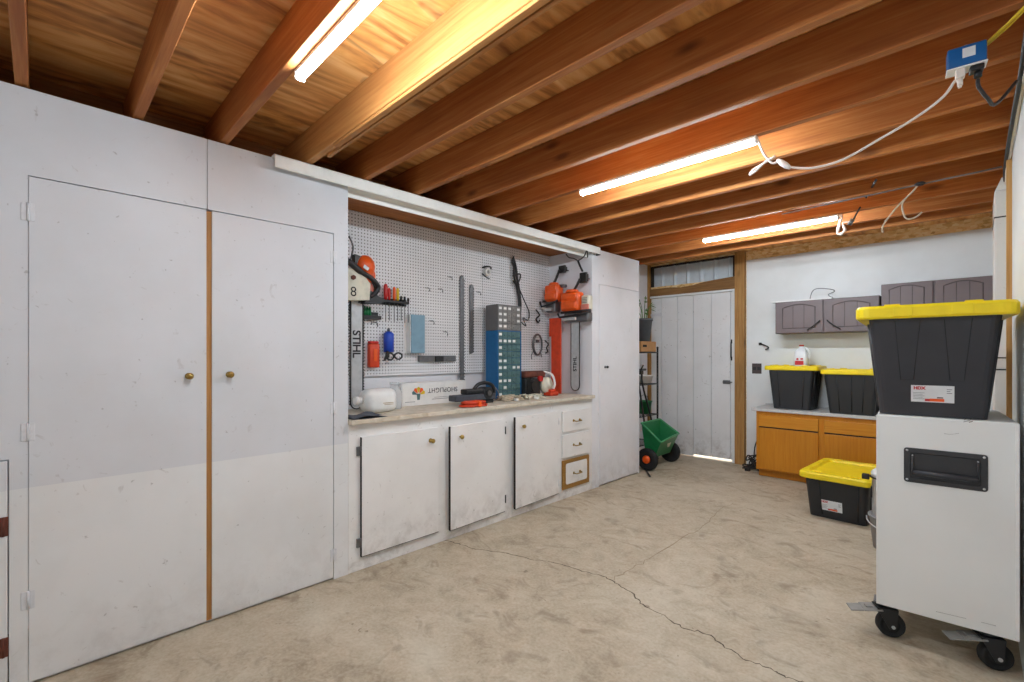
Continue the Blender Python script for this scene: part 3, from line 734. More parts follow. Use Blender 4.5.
# --- hooks
hk = [(428, 290), (441, 291), (450.5, 279), (432.5, 323), (446, 334), (479, 294), (376, 325), (370, 323)]
hl = ['empty steel peg hook above and between the pale blue tray and the magnetic bar', 'empty steel peg hook second from the longer toothed blade in the upper line', 'highest empty steel peg hook, just beside the longer toothed blade', 'empty steel peg hook next to the pale blue tray at mid height', 'lowest empty steel peg hook, over the magnetic bar',
      'small empty peg hook on the organizer side of the toothed blades', 'empty peg hook under the green bits, closer to the screwdrivers', 'empty peg hook under the green bits, closer to the chainsaw']
for (px, py), lab in zip(hk, hl):
    y, z = PX(px, py, XP + .02)
    single('peg_hook', MB().tube(smooth_path([(XP, y, z + .02), (XP + .03, y, z + .018), (XP + .045, y, z + .005), (XP + .04, y, z - .012), (XP + .052, y, z - .006)], 4), .0032, 6).tube([(XP + .002, y - .02, z + .02), (XP + .002, y + .02, z + .02)], .003, 6), 'greymetal', lab, 'hook', 'empty peg hooks')
# --- little roll on a clip
y, z = PX(488, 272, XP + .03)
t = thing('tape_roll', 'small white tape roll hanging from a dark clip high on the pegboard', 'tape', (XP, y, z - .04))
part('roll', MB().lathe([(.018, 0), (.038, 0), (.038, .025), (.018, .025), (.018, 0)], (XP + .012, y, z), 'x', 18), 'white', t)
part('clip', MB().tube(smooth_path([(XP, y - .05, z + .04), (XP + .04, y - .03, z + .05), (XP + .045, y + .02, z + .05), (XP + .02, y + .05, z + .04)], 3), .008, 6).tube(smooth_path([(XP + .01, y - .06, z - .02), (XP + .04, y - .02, z - .06), (XP + .02, y + .03, z - .06)], 3), .006, 6), 'darkmetal', t)
# --- hanging dark cord bundle
random.seed(3)
t = thing('cord_bundle', 'dark bundled extension cord hanging from the pegboard above the organizers', 'cord', pt(520, 325, XP + .03))
def cordpts(l, x): return smooth_path([pt(a, b, x + random.uniform(-.012, .02)) for a, b in l], 5)
for k in range(5):
    o = random.uniform(-1.5, 1.5)
    m = MB().tube(cordpts([(513.5, 257), (515 + o, 266), (516 + o * 1.5, 278), (518.5 + o, 290), (520 + o, 305), (519 + o, 318 + o)], XP + .03), .008, 6)
    part('cord', m, 'cordblack', t)
part('loose_loop', MB().tube(cordpts([(519, 288), (524, 300), (529, 312), (528, 320), (523, 318), (526, 326), (521, 322)], XP + .03), .006, 6).tube(cordpts([(514, 256), (512, 262), (515, 270)], XP + .03), .008, 6), 'cordblack', t)
part('wrap', MB().tube(cordpts([(513, 276), (520, 274), (519, 281), (513, 281), (519, 285)], XP + .045), .008, 6), 'darkmetal', t)
# --- coil near the corner
t = thing('cable_coil', 'grey coiled cable ring hanging on the pegboard beside the orange scabbard', 'coil', pt(537, 357, XP + .02))
yc, zc = PX(537, 344.5, XP + .02); m = MB()
for k in range(4): ring(XP + .02 + k * .006, yc, zc, .075 - .006 * (k % 2), .005, 24, ry=.115 - .006 * (k % 2), mb=m)
part('ring', m, 'greymetal', t)
part('tail', MB().tube(smooth_path([(XP + .02, yc - .06, zc - .07), (XP + .02, yc - .09, zc - .12), (XP + .02, yc - .085, zc - .16)], 4), .005, 6).tube(smooth_path([(XP + .02, yc + .06, zc - .07), (XP + .02, yc + .08, zc - .14)], 4), .004, 6).box(XP + .015, XP + .04, yc - .02, yc + .02, zc + .02, zc + .05, bev=.005), 'greymetal', t)
yc, zc = PX(546.5, 346, XP + .02)
single('wire_clamp', MB().tube(smooth_path([(XP + .015, yc - .02, zc + .06), (XP + .03, yc + .02, zc + .02), (XP + .03, yc - .01, zc - .02), (XP + .02, yc + .02, zc - .06), (XP + .02, yc - .015, zc - .08)], 4), .007, 6), 'darkmetal', 'small dark metal clamp hanging between the cable ring and the scabbard', 'clamp')
y, z = PX(538, 317, XP + .03)
single('wire_hook', MB().tube(smooth_path([(XP, y, z + .08), (XP + .03, y - .01, z + .06), (XP + .035, y + .02, z + .02), (XP + .03, y - .03, z - .02), (XP + .03, y + .0, z - .06), (XP + .03, y + .03, z - .03)], 4), .008, 6), 'darkmetal', 'dark curled wire hook on the pegboard beside the small orange chainsaw', 'hook')

# --- two chainsaws on the niche side panel
YS = YN1 - .11
def q(a, b, y=YS): p = PY(a, b, y); return (p[0], y, p[1])
def rx(px0, py0, px1, py1, y=YS):
    pm = (py0 + py1) / 2
    return PY(px0, pm, y)[0], PY(px1, pm, y)[0], PY((px0 + px1) / 2, py1, y)[1], PY((px0 + px1) / 2, py0, y)[1]
def side_saw(lab, org, guard, hand, clamp, extra=None):
    x0, x1, z0, z1 = rx(*org)
    t = thing('chainsaw', lab, 'chainsaw', ((x0 + x1) / 2, YS, z0 - .1), 'chainsaws')
    h = z1 - z0; w = x1 - x0
    part('engine_cover', MB().box(x0, x1, YS - .07, YS + .05, z0, z1 - h * .12, bev=.03, seg=4).box(x0 + w * .06, x1 - w * .1, YS - .085, YS - .04, z0 + h * .08, z0 + h * .46, bev=.02, seg=4).box(x0 + w * .08, x1 - w * .06, YS - .08, YS - .04, z0 + h * .52, z1 - h * .14, bev=.02, seg=4).cyl(((x0 + x1) / 2, YS - .01, z1 - h * .13), ((x0 + x1) / 2, YS - .01, z1), w * .32, w * .26, n=14), 'orange', t)
    gx0, gx1, gz0, gz1 = rx(*guard); gx0 = max(gx0, XP + .02)
    part('hand_guard', MB().tube([(gx0, YS - .08, gz1 - .01), (gx0 + .03, YS - .09, (gz0 + gz1) / 2 - .01), ((gx0 + gx1) / 2, YS - .09, (gz0 + gz1) / 2), (gx1, YS - .075, gz1 - .012)], .011, 8).tube([(gx0 + .02, YS - .05, gz1), (gx1 - .02, YS - .05, gz1 + .006)], .012, 8), 'black', t)
    part('body', MB().box(gx0 + .05, gx1 - .06, YS - .045, YS + .05, gz0 - .02, gz1 - .006, bev=.015, seg=3), 'greymetal', t)
    part('clutch_plate', MB().box(gx0 + .06, gx0 + .06 + (gx1 - gx0) * .4, YS - .078, YS - .05, gz0 - .005, gz0 + .03, bev=.008), 'steel', t)
    part('handle', MB().tube(smooth_path([q(*p, YS - .02) for p in hand], 4), .014, 8), 'black', t)
    a, b, c, d = rx(*clamp)
    part('hanger_block', MB().box(a, b, YS - .012, YS + .018, c, d, bev=.006).box(a + .012, b - .012, YS + .018, YS + .05, c + .02, d - .012, bev=.004).cyl(((a + b) / 2, YS + .05, (c + d) / 2), ((a + b) / 2, YN1 - .002, (c + d) / 2), .006, n=8), 'darkmetal', t)
    return t
s2 = side_saw('orange chainsaw in the pegboard corner with an orange scabbard on its bar', (548, 283, 561.3, 302), (540.5, 301, 562, 311), [(552, 286), (555.5, 280), (559.5, 270)], (559, 265.5, 565.3, 273))
x0, x1, z0, z1 = rx(551.8, 318, 561, 394)
part('scabbard', MB().box(x0, x1, YS - .012, YS + .012, ZW + .002, z1, bev=.004), 'orangered', s2)
part('scabbard_flap', MB().box(x0 - .03, x0 - .002, YS - .01, YS + .01, z1 - .2, z1, bev=.003), 'orangered', s2)
s3 = side_saw('orange chainsaw with a bare bar hanging at the front edge of the side panel', (564, 290, 582, 311.5), (562.5, 312, 595, 320), [(571, 294), (575.5, 288), (580, 279)], (580, 272.5, 586.8, 283))
x0, x1, z0, z1 = rx(571.5, 322, 579, 390)
gb = part('guide_bar', MB().prism(stadium(x0, x1, z0, z1), 'y', YS - .003, YS + .003), 'steel', s3)
st = stadium(x0 - .006, x1 + .006, z0 - .006, z1)
part('saw_chain', MB().tube([(a, YS, b) for a, b in st[1:] + st[:1]], .006, 6), 'darkmetal', s3)
xl, zl = PY(575.2, 364, YS)
text('STIHL', .062, (xl, YS - .0045, zl), frame3((0, 0, 1), (-1, 0, 0)), 'ink', gb, bold=.0015)
x0, x1, z0, z1 = rx(584, 296, 592, 311)
part('starter_side', MB().box(x0 - .02, x1 - .02, YS - .03, YS + .05, z0 + .01, z1 + .01, bev=.02, seg=3), 'cream', s3)
part('fuel_tank', MB().box(x0 - .01, x1 - .01, YS - .05, YS - .031, z0, z0 + (z1 - z0) * .45, bev=.008, seg=3), 'pink', s3)
for k in range(4): part('cooling_slot', MB().box(x0, x1 - .04, YS - .034, YS - .0305, z0 + (z1 - z0) * (.55 + .1 * k), z0 + (z1 - z0) * (.58 + .1 * k)), 'darkmetal', s3)
part('fuel_cap', MB().cyl(q(559, 286), q(566, 286), .018), 'greymetal', s2)
# bungee from fixture to the saw
t = thing('bungee_cord', 'dark forked cord hanging from the fixture end above the front chainsaw', 'cord', q(578, 270))
part('cord', MB().tube(smooth_path([q(582.5, 271.3), q(580, 266), q(578, 261)], 4), .011, 8).tube(smooth_path([q(578, 261), q(584, 256.5), q(587, 250), (-2.87, 4.02, 2.424)], 5), .006, 6).tube(smooth_path([q(578, 261), q(574, 258.5), q(569, 257.5), q(566, 254)], 5), .006, 6), 'cordblack', t)

# ================================================================== THINGS ON THE WORKTOP
def wz(px, py): return PZ(px, py, ZW)
# parts organizers: fronts face the room
XO = -3.372
fx = PX(497.5, 340, -3.2)
xof = -3.20
yo0 = PX(497.8, 345, xof)[0]; yo1 = PX(521.3, 345, xof)[0]
zmid = PX(498, 330, xof)[1]; ztop = PX(498, 304, xof)[1]
def organizer(z0, z1, cab, drw, rows, cols, lab, lower):
    t = thing('parts_organizer', lab, 'organizer', ((XO + xof) / 2, (yo0 + yo1) / 2, z0), 'small parts organizers')
    m = MB().box(XO, xof - .02, yo0, yo1, z0, z1, bev=.004, seg=1)
    th = .008
    m.box(xof - .02, xof, yo0, yo0 + th, z0, z1).box(xof - .02, xof, yo1 - th, yo1, z0, z1).box(xof - .02, xof, yo0 + th, yo1 - th, z0, z0 + th).box(xof - .02, xof, yo0 + th, yo1 - th, z1 - th, z1)
    part('case', m, cab, t)
    cw = (yo1 - yo0 - 2 * th) / cols; rh = (z1 - z0 - 2 * th) / rows
    for r in range(rows):
        for c in range(cols):
            ya = yo0 + th + c * cw; za = z0 + th + r * rh
            dr = part('drawer', MB().box(xof - .019, xof - .004, ya + .002, ya + cw - .002, za + .002, za + rh - .002, bev=.002, seg=1), drw, t)
            if random.random() < (.55 if c < 2 else .3):
                part('label_card', MB().box(xof - .0035, xof - .0015, ya + cw * .2, ya + cw * .78, za + rh * .36, za + rh * .74), 'white', dr)
            else:
                part('pull', MB().box(xof - .0035, xof + .006, ya + cw * .3, ya + cw * .7, za + rh * .3, za + rh * .5, bev=.001, seg=1), drw, dr)
random.seed(11)
organizer(ZW, zmid - .001, 'bluecab', 'teal', 10, 5, 'tall blue organizer of small drawers standing on the worktop', True)
organizer(zmid, ztop, 'greycab', 'greydrawer', 4, 5, 'grey organizer of small drawers stacked on the blue one', False)
# SHOPLIGHT carton, upside down
y0 = wz(402, 409)[1]; 
xc = -3.26
ya, zt_ = PX(402, 387, xc); yb_, _ = PX(466, 380, xc)
zt_ = PX(430, 382, xc)[1]
t = thing('light_carton', 'long white shop light carton lying upside down on the worktop', 'box', (xc - .06, (ya + yb_) / 2, ZW))
cb = part('carton', MB().box(xc - .12, xc, ya, yb_, ZW + .001, zt_, bev=.003, seg=1), 'white', t)
part('end_flap', MB().box(xc - .118, xc - .002, ya - .006, ya - .001, ZW + .004, zt_ - .003), 'paper', t)
hh = zt_ - ZW
text('SHOPLIGHT', hh * .30, (xc + .001, *PX(443, 389.5, xc)), frame3((0, -1, 0), (0, 0, -1)), 'ink', cb, space=1.05)
yl, zl = PX(418.5, 395, xc)
fan = MB(); pal = ['strapyellow', 'orange', 'red', 'green', 'blue', 'leaf']
for k in range(5):
    a = PI * (.12 + .76 * k / 4)
    c_ = (xc + .001, yl + .045 * math.cos(a), zl + .045 * math.sin(a))
    fan.prism([(yl + .02 * math.cos(a - .2), zl + .02 * math.sin(a - .2)), (yl + .06 * math.cos(a - .28), zl + .06 * math.sin(a - .28)), (yl + .068 * math.cos(a), zl + .068 * math.sin(a)), (yl + .06 * math.cos(a + .28), zl + .06 * math.sin(a + .28)), (yl + .02 * math.cos(a + .2), zl + .02 * math.sin(a + .2))], 'x', xc + .0004, xc + .0014, k)
fan.prism([(yl - .012, zl - .04), (yl + .012, zl - .04), (yl + .018, zl + .012), (yl - .018, zl + .012)], 'x', xc + .0004, xc + .0014, 4)
part('fan_logo', fan, ['strapyellow', 'orange', 'strapyellow', 'orange', 'teal'], cb)
part('print_line', MB().box(xc + .0003, xc + .001, PX(405, 395, xc)[0], PX(415, 395, xc)[0], zl - .055, zl - .051).box(xc + .0003, xc + .001, PX(432, 395, xc)[0], PX(452, 395, xc)[0], zl - .045, zl - .041).box(xc + .0003, xc + .001, PX(434, 395, xc)[0], PX(448, 395, xc)[0], zl - .03, zl - .027), 'inkgrey', cb)
# clear jar
xj = -3.2; yj, _ = PX(394.5, 395, xj); rj = .055
t = thing('clear_jar', 'clear plastic jar standing between the white jug and the carton', 'jar', (xj, yj, ZW))
part('jar_body', MB().lathe([(0, .002), (rj, .002), (rj * 1.05, .03), (rj * 1.05, .13), (rj * .62, .165), (rj * .6, .185), (0, .185)], (xj, yj, ZW), 'z', 20), 'clear', t)
part('lid', MB().lathe([(rj * .66, .186), (rj * .66, .205), (0, .205)], (xj, yj, ZW), 'z', 20).lathe([(0, .1855), (rj * .66, .186)], (xj, yj, ZW), 'z', 20), 'clear', t)
# white jug on its side
xj = -3.08
ya, _ = PX(366, 400, xj); yb_, _ = PX(393, 400, xj)
zt_ = PX(380, 389, xj)[1]
t = thing('white_jug', 'white plastic jug lying on its side below the hanging chainsaw', 'jug', (xj, (ya + yb_) / 2, ZW))
hh = (zt_ - ZW)
rings = []
for (yy, s_) in ((ya - .02, .55), (ya, .85), (ya + .03, 1.0), (yb_ - .03, 1.0), (yb_ - .008, .9), (yb_, .7)):
    ring_ = rrect(.17 * s_, hh * s_, .05 * s_, 0)
    rings.append([(xj + a - .02, yy, ZW + .002 + hh / 2 * 1.0 + b) for a, b, _ in ring_])
jb = part('jug_body', MB().loft(rings, smooth=True), 'white', t)
part('neck', MB().cyl((xj - .02, ya - .021, ZW + hh * .55), (xj - .02, ya - .05, ZW + hh * .55), .025).cyl((xj - .02, ya - .051, ZW + hh * .55), (xj - .02, ya - .075, ZW + hh * .55), .03), 'white', t)
xf = xj - .02 + .085 + .0008
part('print', MB().box(xf - .0008, xf, (ya + yb_) / 2 - .01, yb_ - .035, ZW + hh * .40, ZW + hh * .44).box(xf - .0008, xf, (ya + yb_) / 2, yb_ - .035, ZW + hh * .34, ZW + hh * .37), 'rope', jb)
# slate cloth near the closet
m = MB(); xs = [(-3.02 + .2 * i / 8) for i in range(9)]; ysr = [YN0 + .03 + .24 * j / 10 for j in range(11)]
vs = [(x, y + .008 * math.sin(9 * x), ZW + .003 + .011 * (1 + math.sin(25 * x + 13 * y) * math.cos(31 * y))) for x in xs for y in ysr]
vs2 = [(a, b, ZW + .0005) for a, b, c in vs]
fs = [[i * 11 + j, (i + 1) * 11 + j, (i + 1) * 11 + j + 1, i * 11 + j + 1] for i in range(8) for j in range(10)]
m.add(vs, fs, 0, True); m.add(vs2, [f[::-1] for f in fs])
single('cloth', m, 'tarp', 'slate grey folded cloth at the closet end of the worktop', 'cloth')
# dark power tool
xt = -3.035
ya, _ = PX(452, 392, xt); yb_, _ = PX(497, 390, xt); zt_ = PX(470, 389, xt)[1]
t = thing('power_planer', 'dark grey hand planer lying on the worktop behind the orange line', 'power tool', (xt, (ya + yb_) / 2, ZW))
part('sole', MB().box(xt - .05, xt + .05, ya, yb_ - .06, ZW + .035, ZW + .085, bev=.008), 'tarp', t)
part('housing', MB().box(xt - .045, xt + .04, ya + .12, yb_ - .09, ZW + .086, ZW + .13, bev=.012, seg=3).cyl((xt - .05, yb_ - .15, ZW + .09), (xt + .055, yb_ - .15, ZW + .09), .052, n=18).box(xt - .03, xt + .03, ya + .2, yb_ - .07, ZW + .001, ZW + .034, bev=.006), 'black', t)
part('handle', MB().tube(smooth_path([(xt, yb_ - .27, ZW + .125), (xt, yb_ - .22, ZW + .165), (xt, yb_ - .14, ZW + .175), (xt, yb_ - .06, ZW + .15), (xt, yb_ - .035, ZW + .09), (xt, yb_ - .05, ZW + .03)], 5), .016, 10), 'black', t)
part('knob', MB().cyl((xt + .055, yb_ - .15, ZW + .09), (xt + .07, yb_ - .15, ZW + .09), .022), 'greymetal', t)
part('power_cord', MB().tube(smooth_path([(xt, yb_ - .036, ZW + .14), (xt + .02, yb_, ZW + .08), (xt - .01, yb_ + .005, ZW + .02), (xt - .12, yb_ - .02, ZW + .008), (xt - .2, yb_ - .05, ZW + .008)], 5), .005, 6), 'greymetal', t)
# coil of orange line
xo, yo = wz(473, 406.5); xo = max(xo, -3.2); xo = -2.888; yo = PX(473.5, 405, xo)[0]
t = thing('orange_line', 'flat coil of orange line at the front edge of the worktop', 'coil', (xo, yo, ZW)); m = MB(); random.seed(5)
for k in range(7):
    r = .04 + .014 * k
    m.tube([(xo + r * .62 * math.cos(2 * PI * j / 20), yo + r * math.sin(2 * PI * j / 20) * 1.05 + random.uniform(-.004, .004), ZW + .010 + .012 * (k % 3) + random.uniform(0, .004)) for j in range(20)], .0075, 6, closed=True)
part('coil', m, 'orangered', t)
part('coil_tie', MB().box(xo + .02, xo + .09, yo - .012, yo + .012, ZW + .004, ZW + .05, bev=.005), 'orange', t)
# tangles of pale cord
def tangle(px0, px1, py, x, n, lab, m, seed, r=.005):
    random.seed(seed)
    ya = PX(px0, py, x)[0]; yb = PX(px1, py, x)[0]
    t = thing('cord_tangle', lab, 'cord', (x, (ya + yb) / 2, ZW)); 
    mb_ = MB()
    for k in range(n):
        pts = [(x + random.uniform(-.09, .08), ya + (yb - ya) * random.random(), ZW + r + .002 + random.random() * .04) for _ in range(7)]
        pts[0] = (pts[0][0], pts[0][1], ZW + r + .001); pts[-1] = (pts[-1][0], pts[-1][1], ZW + r + .001)
        sp = smooth_path(pts, 5); sp = [(p.x, p.y, max(p.z, ZW + r + .0005)) for p in sp]
        mb_.tube(sp, r, 6)
    part('cord', mb_, m, t)
    part('plug', MB().box(x + .05, x + .09, (ya + yb) / 2 - .015, (ya + yb) / 2 + .015, ZW + .001, ZW + .025, bev=.005), 'white', t)
tangle(501, 520, 396, -3.03, 8, 'tangle of pale cord heaped before the blue organizer', 'rope', 21)
tangle(520, 541, 394, -3.02, 5, 'smaller tangle of pale cord before the red motor', 'cream', 22, .0045)
# small red motor
xm = -3.2; ya, _ = PX(521.5, 385, xm); yb_, _ = PX(548, 385, xm); zt_ = PX(534, 371, xm)[1]
t = thing('small_motor', 'dark red and black small motor with a pale round cover', 'motor', (xm, (ya + yb_) / 2, ZW))
L = yb_ - ya; hh = zt_ - ZW
part('block', MB().box(xm - .09, xm + .06, ya, ya + L * .55, ZW + .012, ZW + hh * .72, bev=.015, seg=3).cyl((xm + .061, ya + L * .3, ZW + hh * .42), (xm + .085, ya + L * .3, ZW + hh * .42), hh * .24).box(xm - .08, xm + .05, ya + .02, yb_ - .05, ZW + .001, ZW + .011), 'black', t)
for k in range(5): part('cooling_fin', MB().box(xm - .095, xm + .072, ya + .012 + k * L * .028, ya + .018 + k * L * .028, ZW + .03, ZW + hh * .76, bev=.002, seg=1), 'darkmetal', t)
part('tank', MB().box(xm - .08, xm + .05, ya + L * .02, ya + L * .78, ZW + hh * .74, ZW + hh, bev=.02, seg=4), 'rust', t)
part('filler_cap', MB().cyl((xm + .052, ya + L * .5, ZW + hh * .70), (xm + .085, ya + L * .5, ZW + hh * .70), .028), 'red', t)
pc_y, pc_z = ya + L * .77, ZW + hh * .42
part('round_cover', MB().lathe([(0, .075), (.02, .075), (.024, .06), (.06, .055), (.085, .04), (.085, 0), (0, 0)], (xm + .035, pc_y, pc_z), 'x', 22), 'cream', t)
part('white_hose', MB().tube(smooth_path([(xm + .03, ya + L * .72, ZW + hh * .98), (xm + .10, ya + L * .86, ZW + hh * .85), (xm + .125, ya + L * .9, ZW + hh * .5), (xm + .115, ya + L * .87, ZW + hh * .28)], 5), .012, 8), 'white', t)
part('foot', MB().box(xm + .045, xm + .15, ya + L * .68, ya + L * 1.0, ZW + .001, ZW + .04, bev=.015, seg=3).box(xm + .07, xm + .13, ya + L * .75, ya + L * .95, ZW + .04, ZW + .065, bev=.012, seg=3), 'orangered', t)

# ================================================================== CORNER BY THE PLANK DOOR: wire rack, pot, box, spreader
RX0, RX1, RY0, RY1 = -3.44, -3.05, 5.10, 5.88
RX1 = PY(657.5, 380, RY1)[0]
rk = thing('wire_rack', 'black metal shelving rack in the corner by the plank door', 'shelf', ((RX0 + RX1) / 2, (RY0 + RY1) / 2, 0))
for (a, b) in ((RX0 + .015, RY0), (RX1, RY0), (RX0 + .015, RY1), (RX1, RY1)):
    part('post', MB().cyl((a, b, .012), (a, b, 1.50), .013, n=10).cyl((a, b, .001), (a, b, .011), .018, n=10).sphere((a, b, 1.505), .016, n=10), 'black', rk)
SZ = [.25, .62, 1.03, 1.45]
for z in SZ:
    m = MB()
    for yy in (RY0, RY1): m.cyl((RX0 + .015, yy, z - .012), (RX1, yy, z - .012), .007, n=8)
    for xx in (RX0 + .015, RX1): m.cyl((xx, RY0, z - .012), (xx, RY1, z - .012), .007, n=8)
    for k in range(1, 14): yy = RY0 + (RY1 - RY0) * k / 14; m.cyl((RX0 + .015, yy, z - .004), (RX1, yy, z - .004), .003, n=6)
    part('shelf', m, 'black', rk)
by0, by1 = 5.45, 5.84
bx1 = PY(656, 348, by1)[0]
t = thing('cardboard_box', 'open brown cardboard box on the top shelf of the black rack', 'box', (bx1 - .14, (by0 + by1) / 2, SZ[3]))
bz = SZ[3] + .135
part('carton', MB().box(bx1 - .28, bx1, by0, by1, SZ[3] + .001, bz, bev=.002, seg=1), 'card', t)
part('hand_hole', MB().box(bx1 - .18, bx1 - .1, by0 - .0015, by0 + .001, bz - .07, bz - .045), 'darkgap', t)
part('hand_hole', MB().box(bx1 - .001, bx1 + .0015, by0 + .04, by0 + .14, bz - .075, bz - .045), 'darkgap', t)
px_, py_ = PY(644, 330, 5.62)[0], 5.62
t = thing('potted_plant', 'leafy green plant in a tall grey pot on the cardboard box', 'plant', (px_, py_, bz))
part('pot', MB().lathe([(0, .002), (.075, .002), (.105, .27), (.115, .27), (.115, .30), (.1, .30), (.095, .26), (0, .26)], (px_, py_, bz), 'z', 20), 'pot', t)
random.seed(9)
for k in range(7):
    a = 2 * PI * k / 7; l = random.uniform(.16, .34); dx, dy = math.cos(a), math.sin(a); b0 = (px_ + dx * .03, py_ + dy * .03, bz + .262)
    sp = .07
    m = MB().tube(smooth_path([b0, (px_ + dx * .05, py_ + dy * .05, bz + .262 + l * .6), (px_ + dx * (.05 + sp), py_ + dy * (.05 + sp), bz + .262 + l)], 3), .004, 5)
    part('stem', m, 'leaf', t)
    tip = Vector((px_ + dx * (.05 + sp), py_ + dy * (.05 + sp), bz + .262 + l)); side = Vector((-dy, dx, 0)); fw = Vector((dx, dy, -.4))
    lm = MB()
    for s_ in (0, -.05):
        c0 = tip + Vector((-dx * .03, -dy * .03, s_ - .01)) ; th = Vector((0, 0, .002))
        pts = [c0, c0 + fw * .03 + side * .022, c0 + fw * .075, c0 + fw * .03 - side * .022]
        lm.add(pts + [p - th for p in pts], [[0, 1, 2, 3], [7, 6, 5, 4], [0, 4, 5, 1], [1, 5, 6, 2], [2, 6, 7, 3], [3, 7, 4, 0]])
    part('leaf', lm, 'leaf', t)
t = thing('white_tub', 'white plastic tub on the middle shelf of the black rack', 'tub', (-3.2, 5.6, SZ[2]))
part('tub', MB().lathe([(0, .002), (.1, .002), (.125, .095), (.135, .095), (.135, .105), (.12, .105), (.095, .012), (0, .012)], (RX1 - .13, 5.74, SZ[2]), 'z', 22), 'white', t)
t = thing('green_pail', 'small green pail with dark contents on a lower rack shelf', 'pail', (-3.2, 5.55, SZ[1]))
part('pail', MB().lathe([(0, .002), (.085, .002), (.105, .16), (.112, .16), (.112, .17), (.098, .17), (.08, .012), (0, .012)], (RX1 - .125, 5.74, SZ[1]), 'z', 20), 'green', t)
part('bail', MB().tube([(RX1 - .125, 5.74 + .112 * math.cos(a), SZ[1] + .16 + .09 * math.sin(a)) for a in [PI * k / 10 for k in range(11)]], .004, 6), 'greymetal', t)
t = thing('black_bottle', 'stubby black bottle beside the white tub on the rack', 'bottle', (RX1 - .13, 5.3, SZ[2]))
part('bottle', MB().lathe([(0, .002), (.05, .002), (.05, .13), (.02, .17), (.02, .19), (0, .19)], (RX1 - .06, 5.34, SZ[2]), 'z', 16), 'black', t)
part('cap', MB().lathe([(0, .191), (.024, .191), (.024, .22), (0, .22)], (RX1 - .06, 5.34, SZ[2]), 'z', 14), 'greymetal', t)
# spreader
wr = .135
ax0, ax1 = Vector((*PZ(648, 470.5, 0), wr)), Vector((*PZ(675.5, 461.5, 0), wr))
ax0 = Vector((-2.84, 5.22, wr)); ax1 = Vector((-2.86, 5.86, wr))
t = thing('spreader', 'green lawn spreader with black wheels standing by the tall cupboard', 'spreader', ((ax0.x + ax1.x) / 2, (ax0.y + ax1.y) / 2, 0))
def wheel(c, sgn):
    prof_ = [(0, -.02), (.055, -.02), (.075, -.028), (wr - .02, -.035), (wr - .006, -.028), (wr, -.012), (wr, .012), (wr - .006, .028), (wr - .02, .035), (.075, .028), (.055, .02), (0, .02)]
    o = part('wheel', MB().lathe(prof_, c, 'y', 28), 'rubber', t)
    part('hub', MB().lathe([(0, .022 * sgn), (.05, .022 * sgn), (.048, .042 * sgn), (.03, .05 * sgn), (0, .05 * sgn)], c, 'y', 20), 'orange', o)
wheel(ax0, -1); wheel(ax1, 1)
part('axle', MB().cyl(ax0, ax1, .012, n=10), 'darkmetal', t)
rim = [Vector(p) for p in ((-2.96, 5.29, .555), (-2.96, 5.77, .56), (-2.70, 5.77, .40), (-2.70, 5.29, .35))]
bot = [Vector(p) for p in ((-2.93, 5.33, .19), (-2.93, 5.73, .19), (-2.80, 5.73, .15), (-2.80, 5.33, .15))]
cen = sum(rim, Vector()) / 4
ins = [p.lerp(cen, .07) for p in rim]; cb_ = sum(bot, Vector()) / 4
inb = [p.lerp(cb_, .12) + Vector((0, 0, .03)) for p in bot]
hp = part('hopper', MB().loft([bot, rim, ins, inb], cap0=True, cap1=True), 'green', t)
nrm = (rim[1] - rim[0]).cross(rim[3] - rim[0]).normalized(); nrm = nrm if nrm.z > 0 else -nrm
m = MB()
for i in range(4):
    m.tube([rim[i], rim[(i + 1) % 4]], .012, 8)
for i in range(4): m.sphere(rim[i], .012, n=8)
part('rim', m, 'greenlight', hp)
fm = (bot[2] + bot[3]) / 2 * .45 + (rim[2] + rim[3]) / 2 * .55; up_ = ((rim[2] + rim[3]) / 2 - (bot[2] + bot[3]) / 2).normalized(); sd = Vector((0, 1, 0)); nf = up_.cross(sd); nf = nf if nf.x > 0 else -nf
mlab = MB(); P0 = fm + nf * .003
pp = [P0 + sd * a + up_ * b for a, b in ((-.09, -.03), (.09, -.03), (.09, .03), (-.09, .03))]
mlab.add(pp + [p - nf * .004 for p in pp], [[0, 1, 2, 3], [7, 6, 5, 4], [0, 4, 5, 1], [1, 5, 6, 2], [2, 6, 7, 3], [3, 7, 4, 0]])
part('sticker', mlab, 'cream', hp)
part('handle_bar', MB().tube(smooth_path([(-2.94, 5.42, .22), (-3.0, 5.42, .6), (-3.02, 5.34, 1.02), (-3.02, 5.3, 1.22)], 4), .012, 8).tube(smooth_path([(-2.94, 5.64, .22), (-3.0, 5.6, .6), (-3.02, 5.42, 1.04), (-3.02, 5.42, 1.22)], 4), .012, 8).cyl((-3.02, 5.22, 1.22), (-3.02, 5.5, 1.22), .014, n=10), 'black', t)
part('control_lever', MB().box(-3.045, -2.995, 5.33, 5.41, 1.16, 1.21, bev=.008).cyl((-3.02, 5.37, 1.2), (-2.98, 5.37, 1.28), .01, n=8), 'darkmetal', t)
t = thing('metal_rod', 'short dark rod lying on the floor at the tall cupboard corner', 'rod', (*PZ(645, 475, 0), 0))
a = PZ(640, 470, 0); b = PZ(650, 477.5, 0)
part('rod', MB().cyl((max(a[0], -2.83), a[1], .012), (b[0], b[1], .012), .011, n=8), 'black', t)

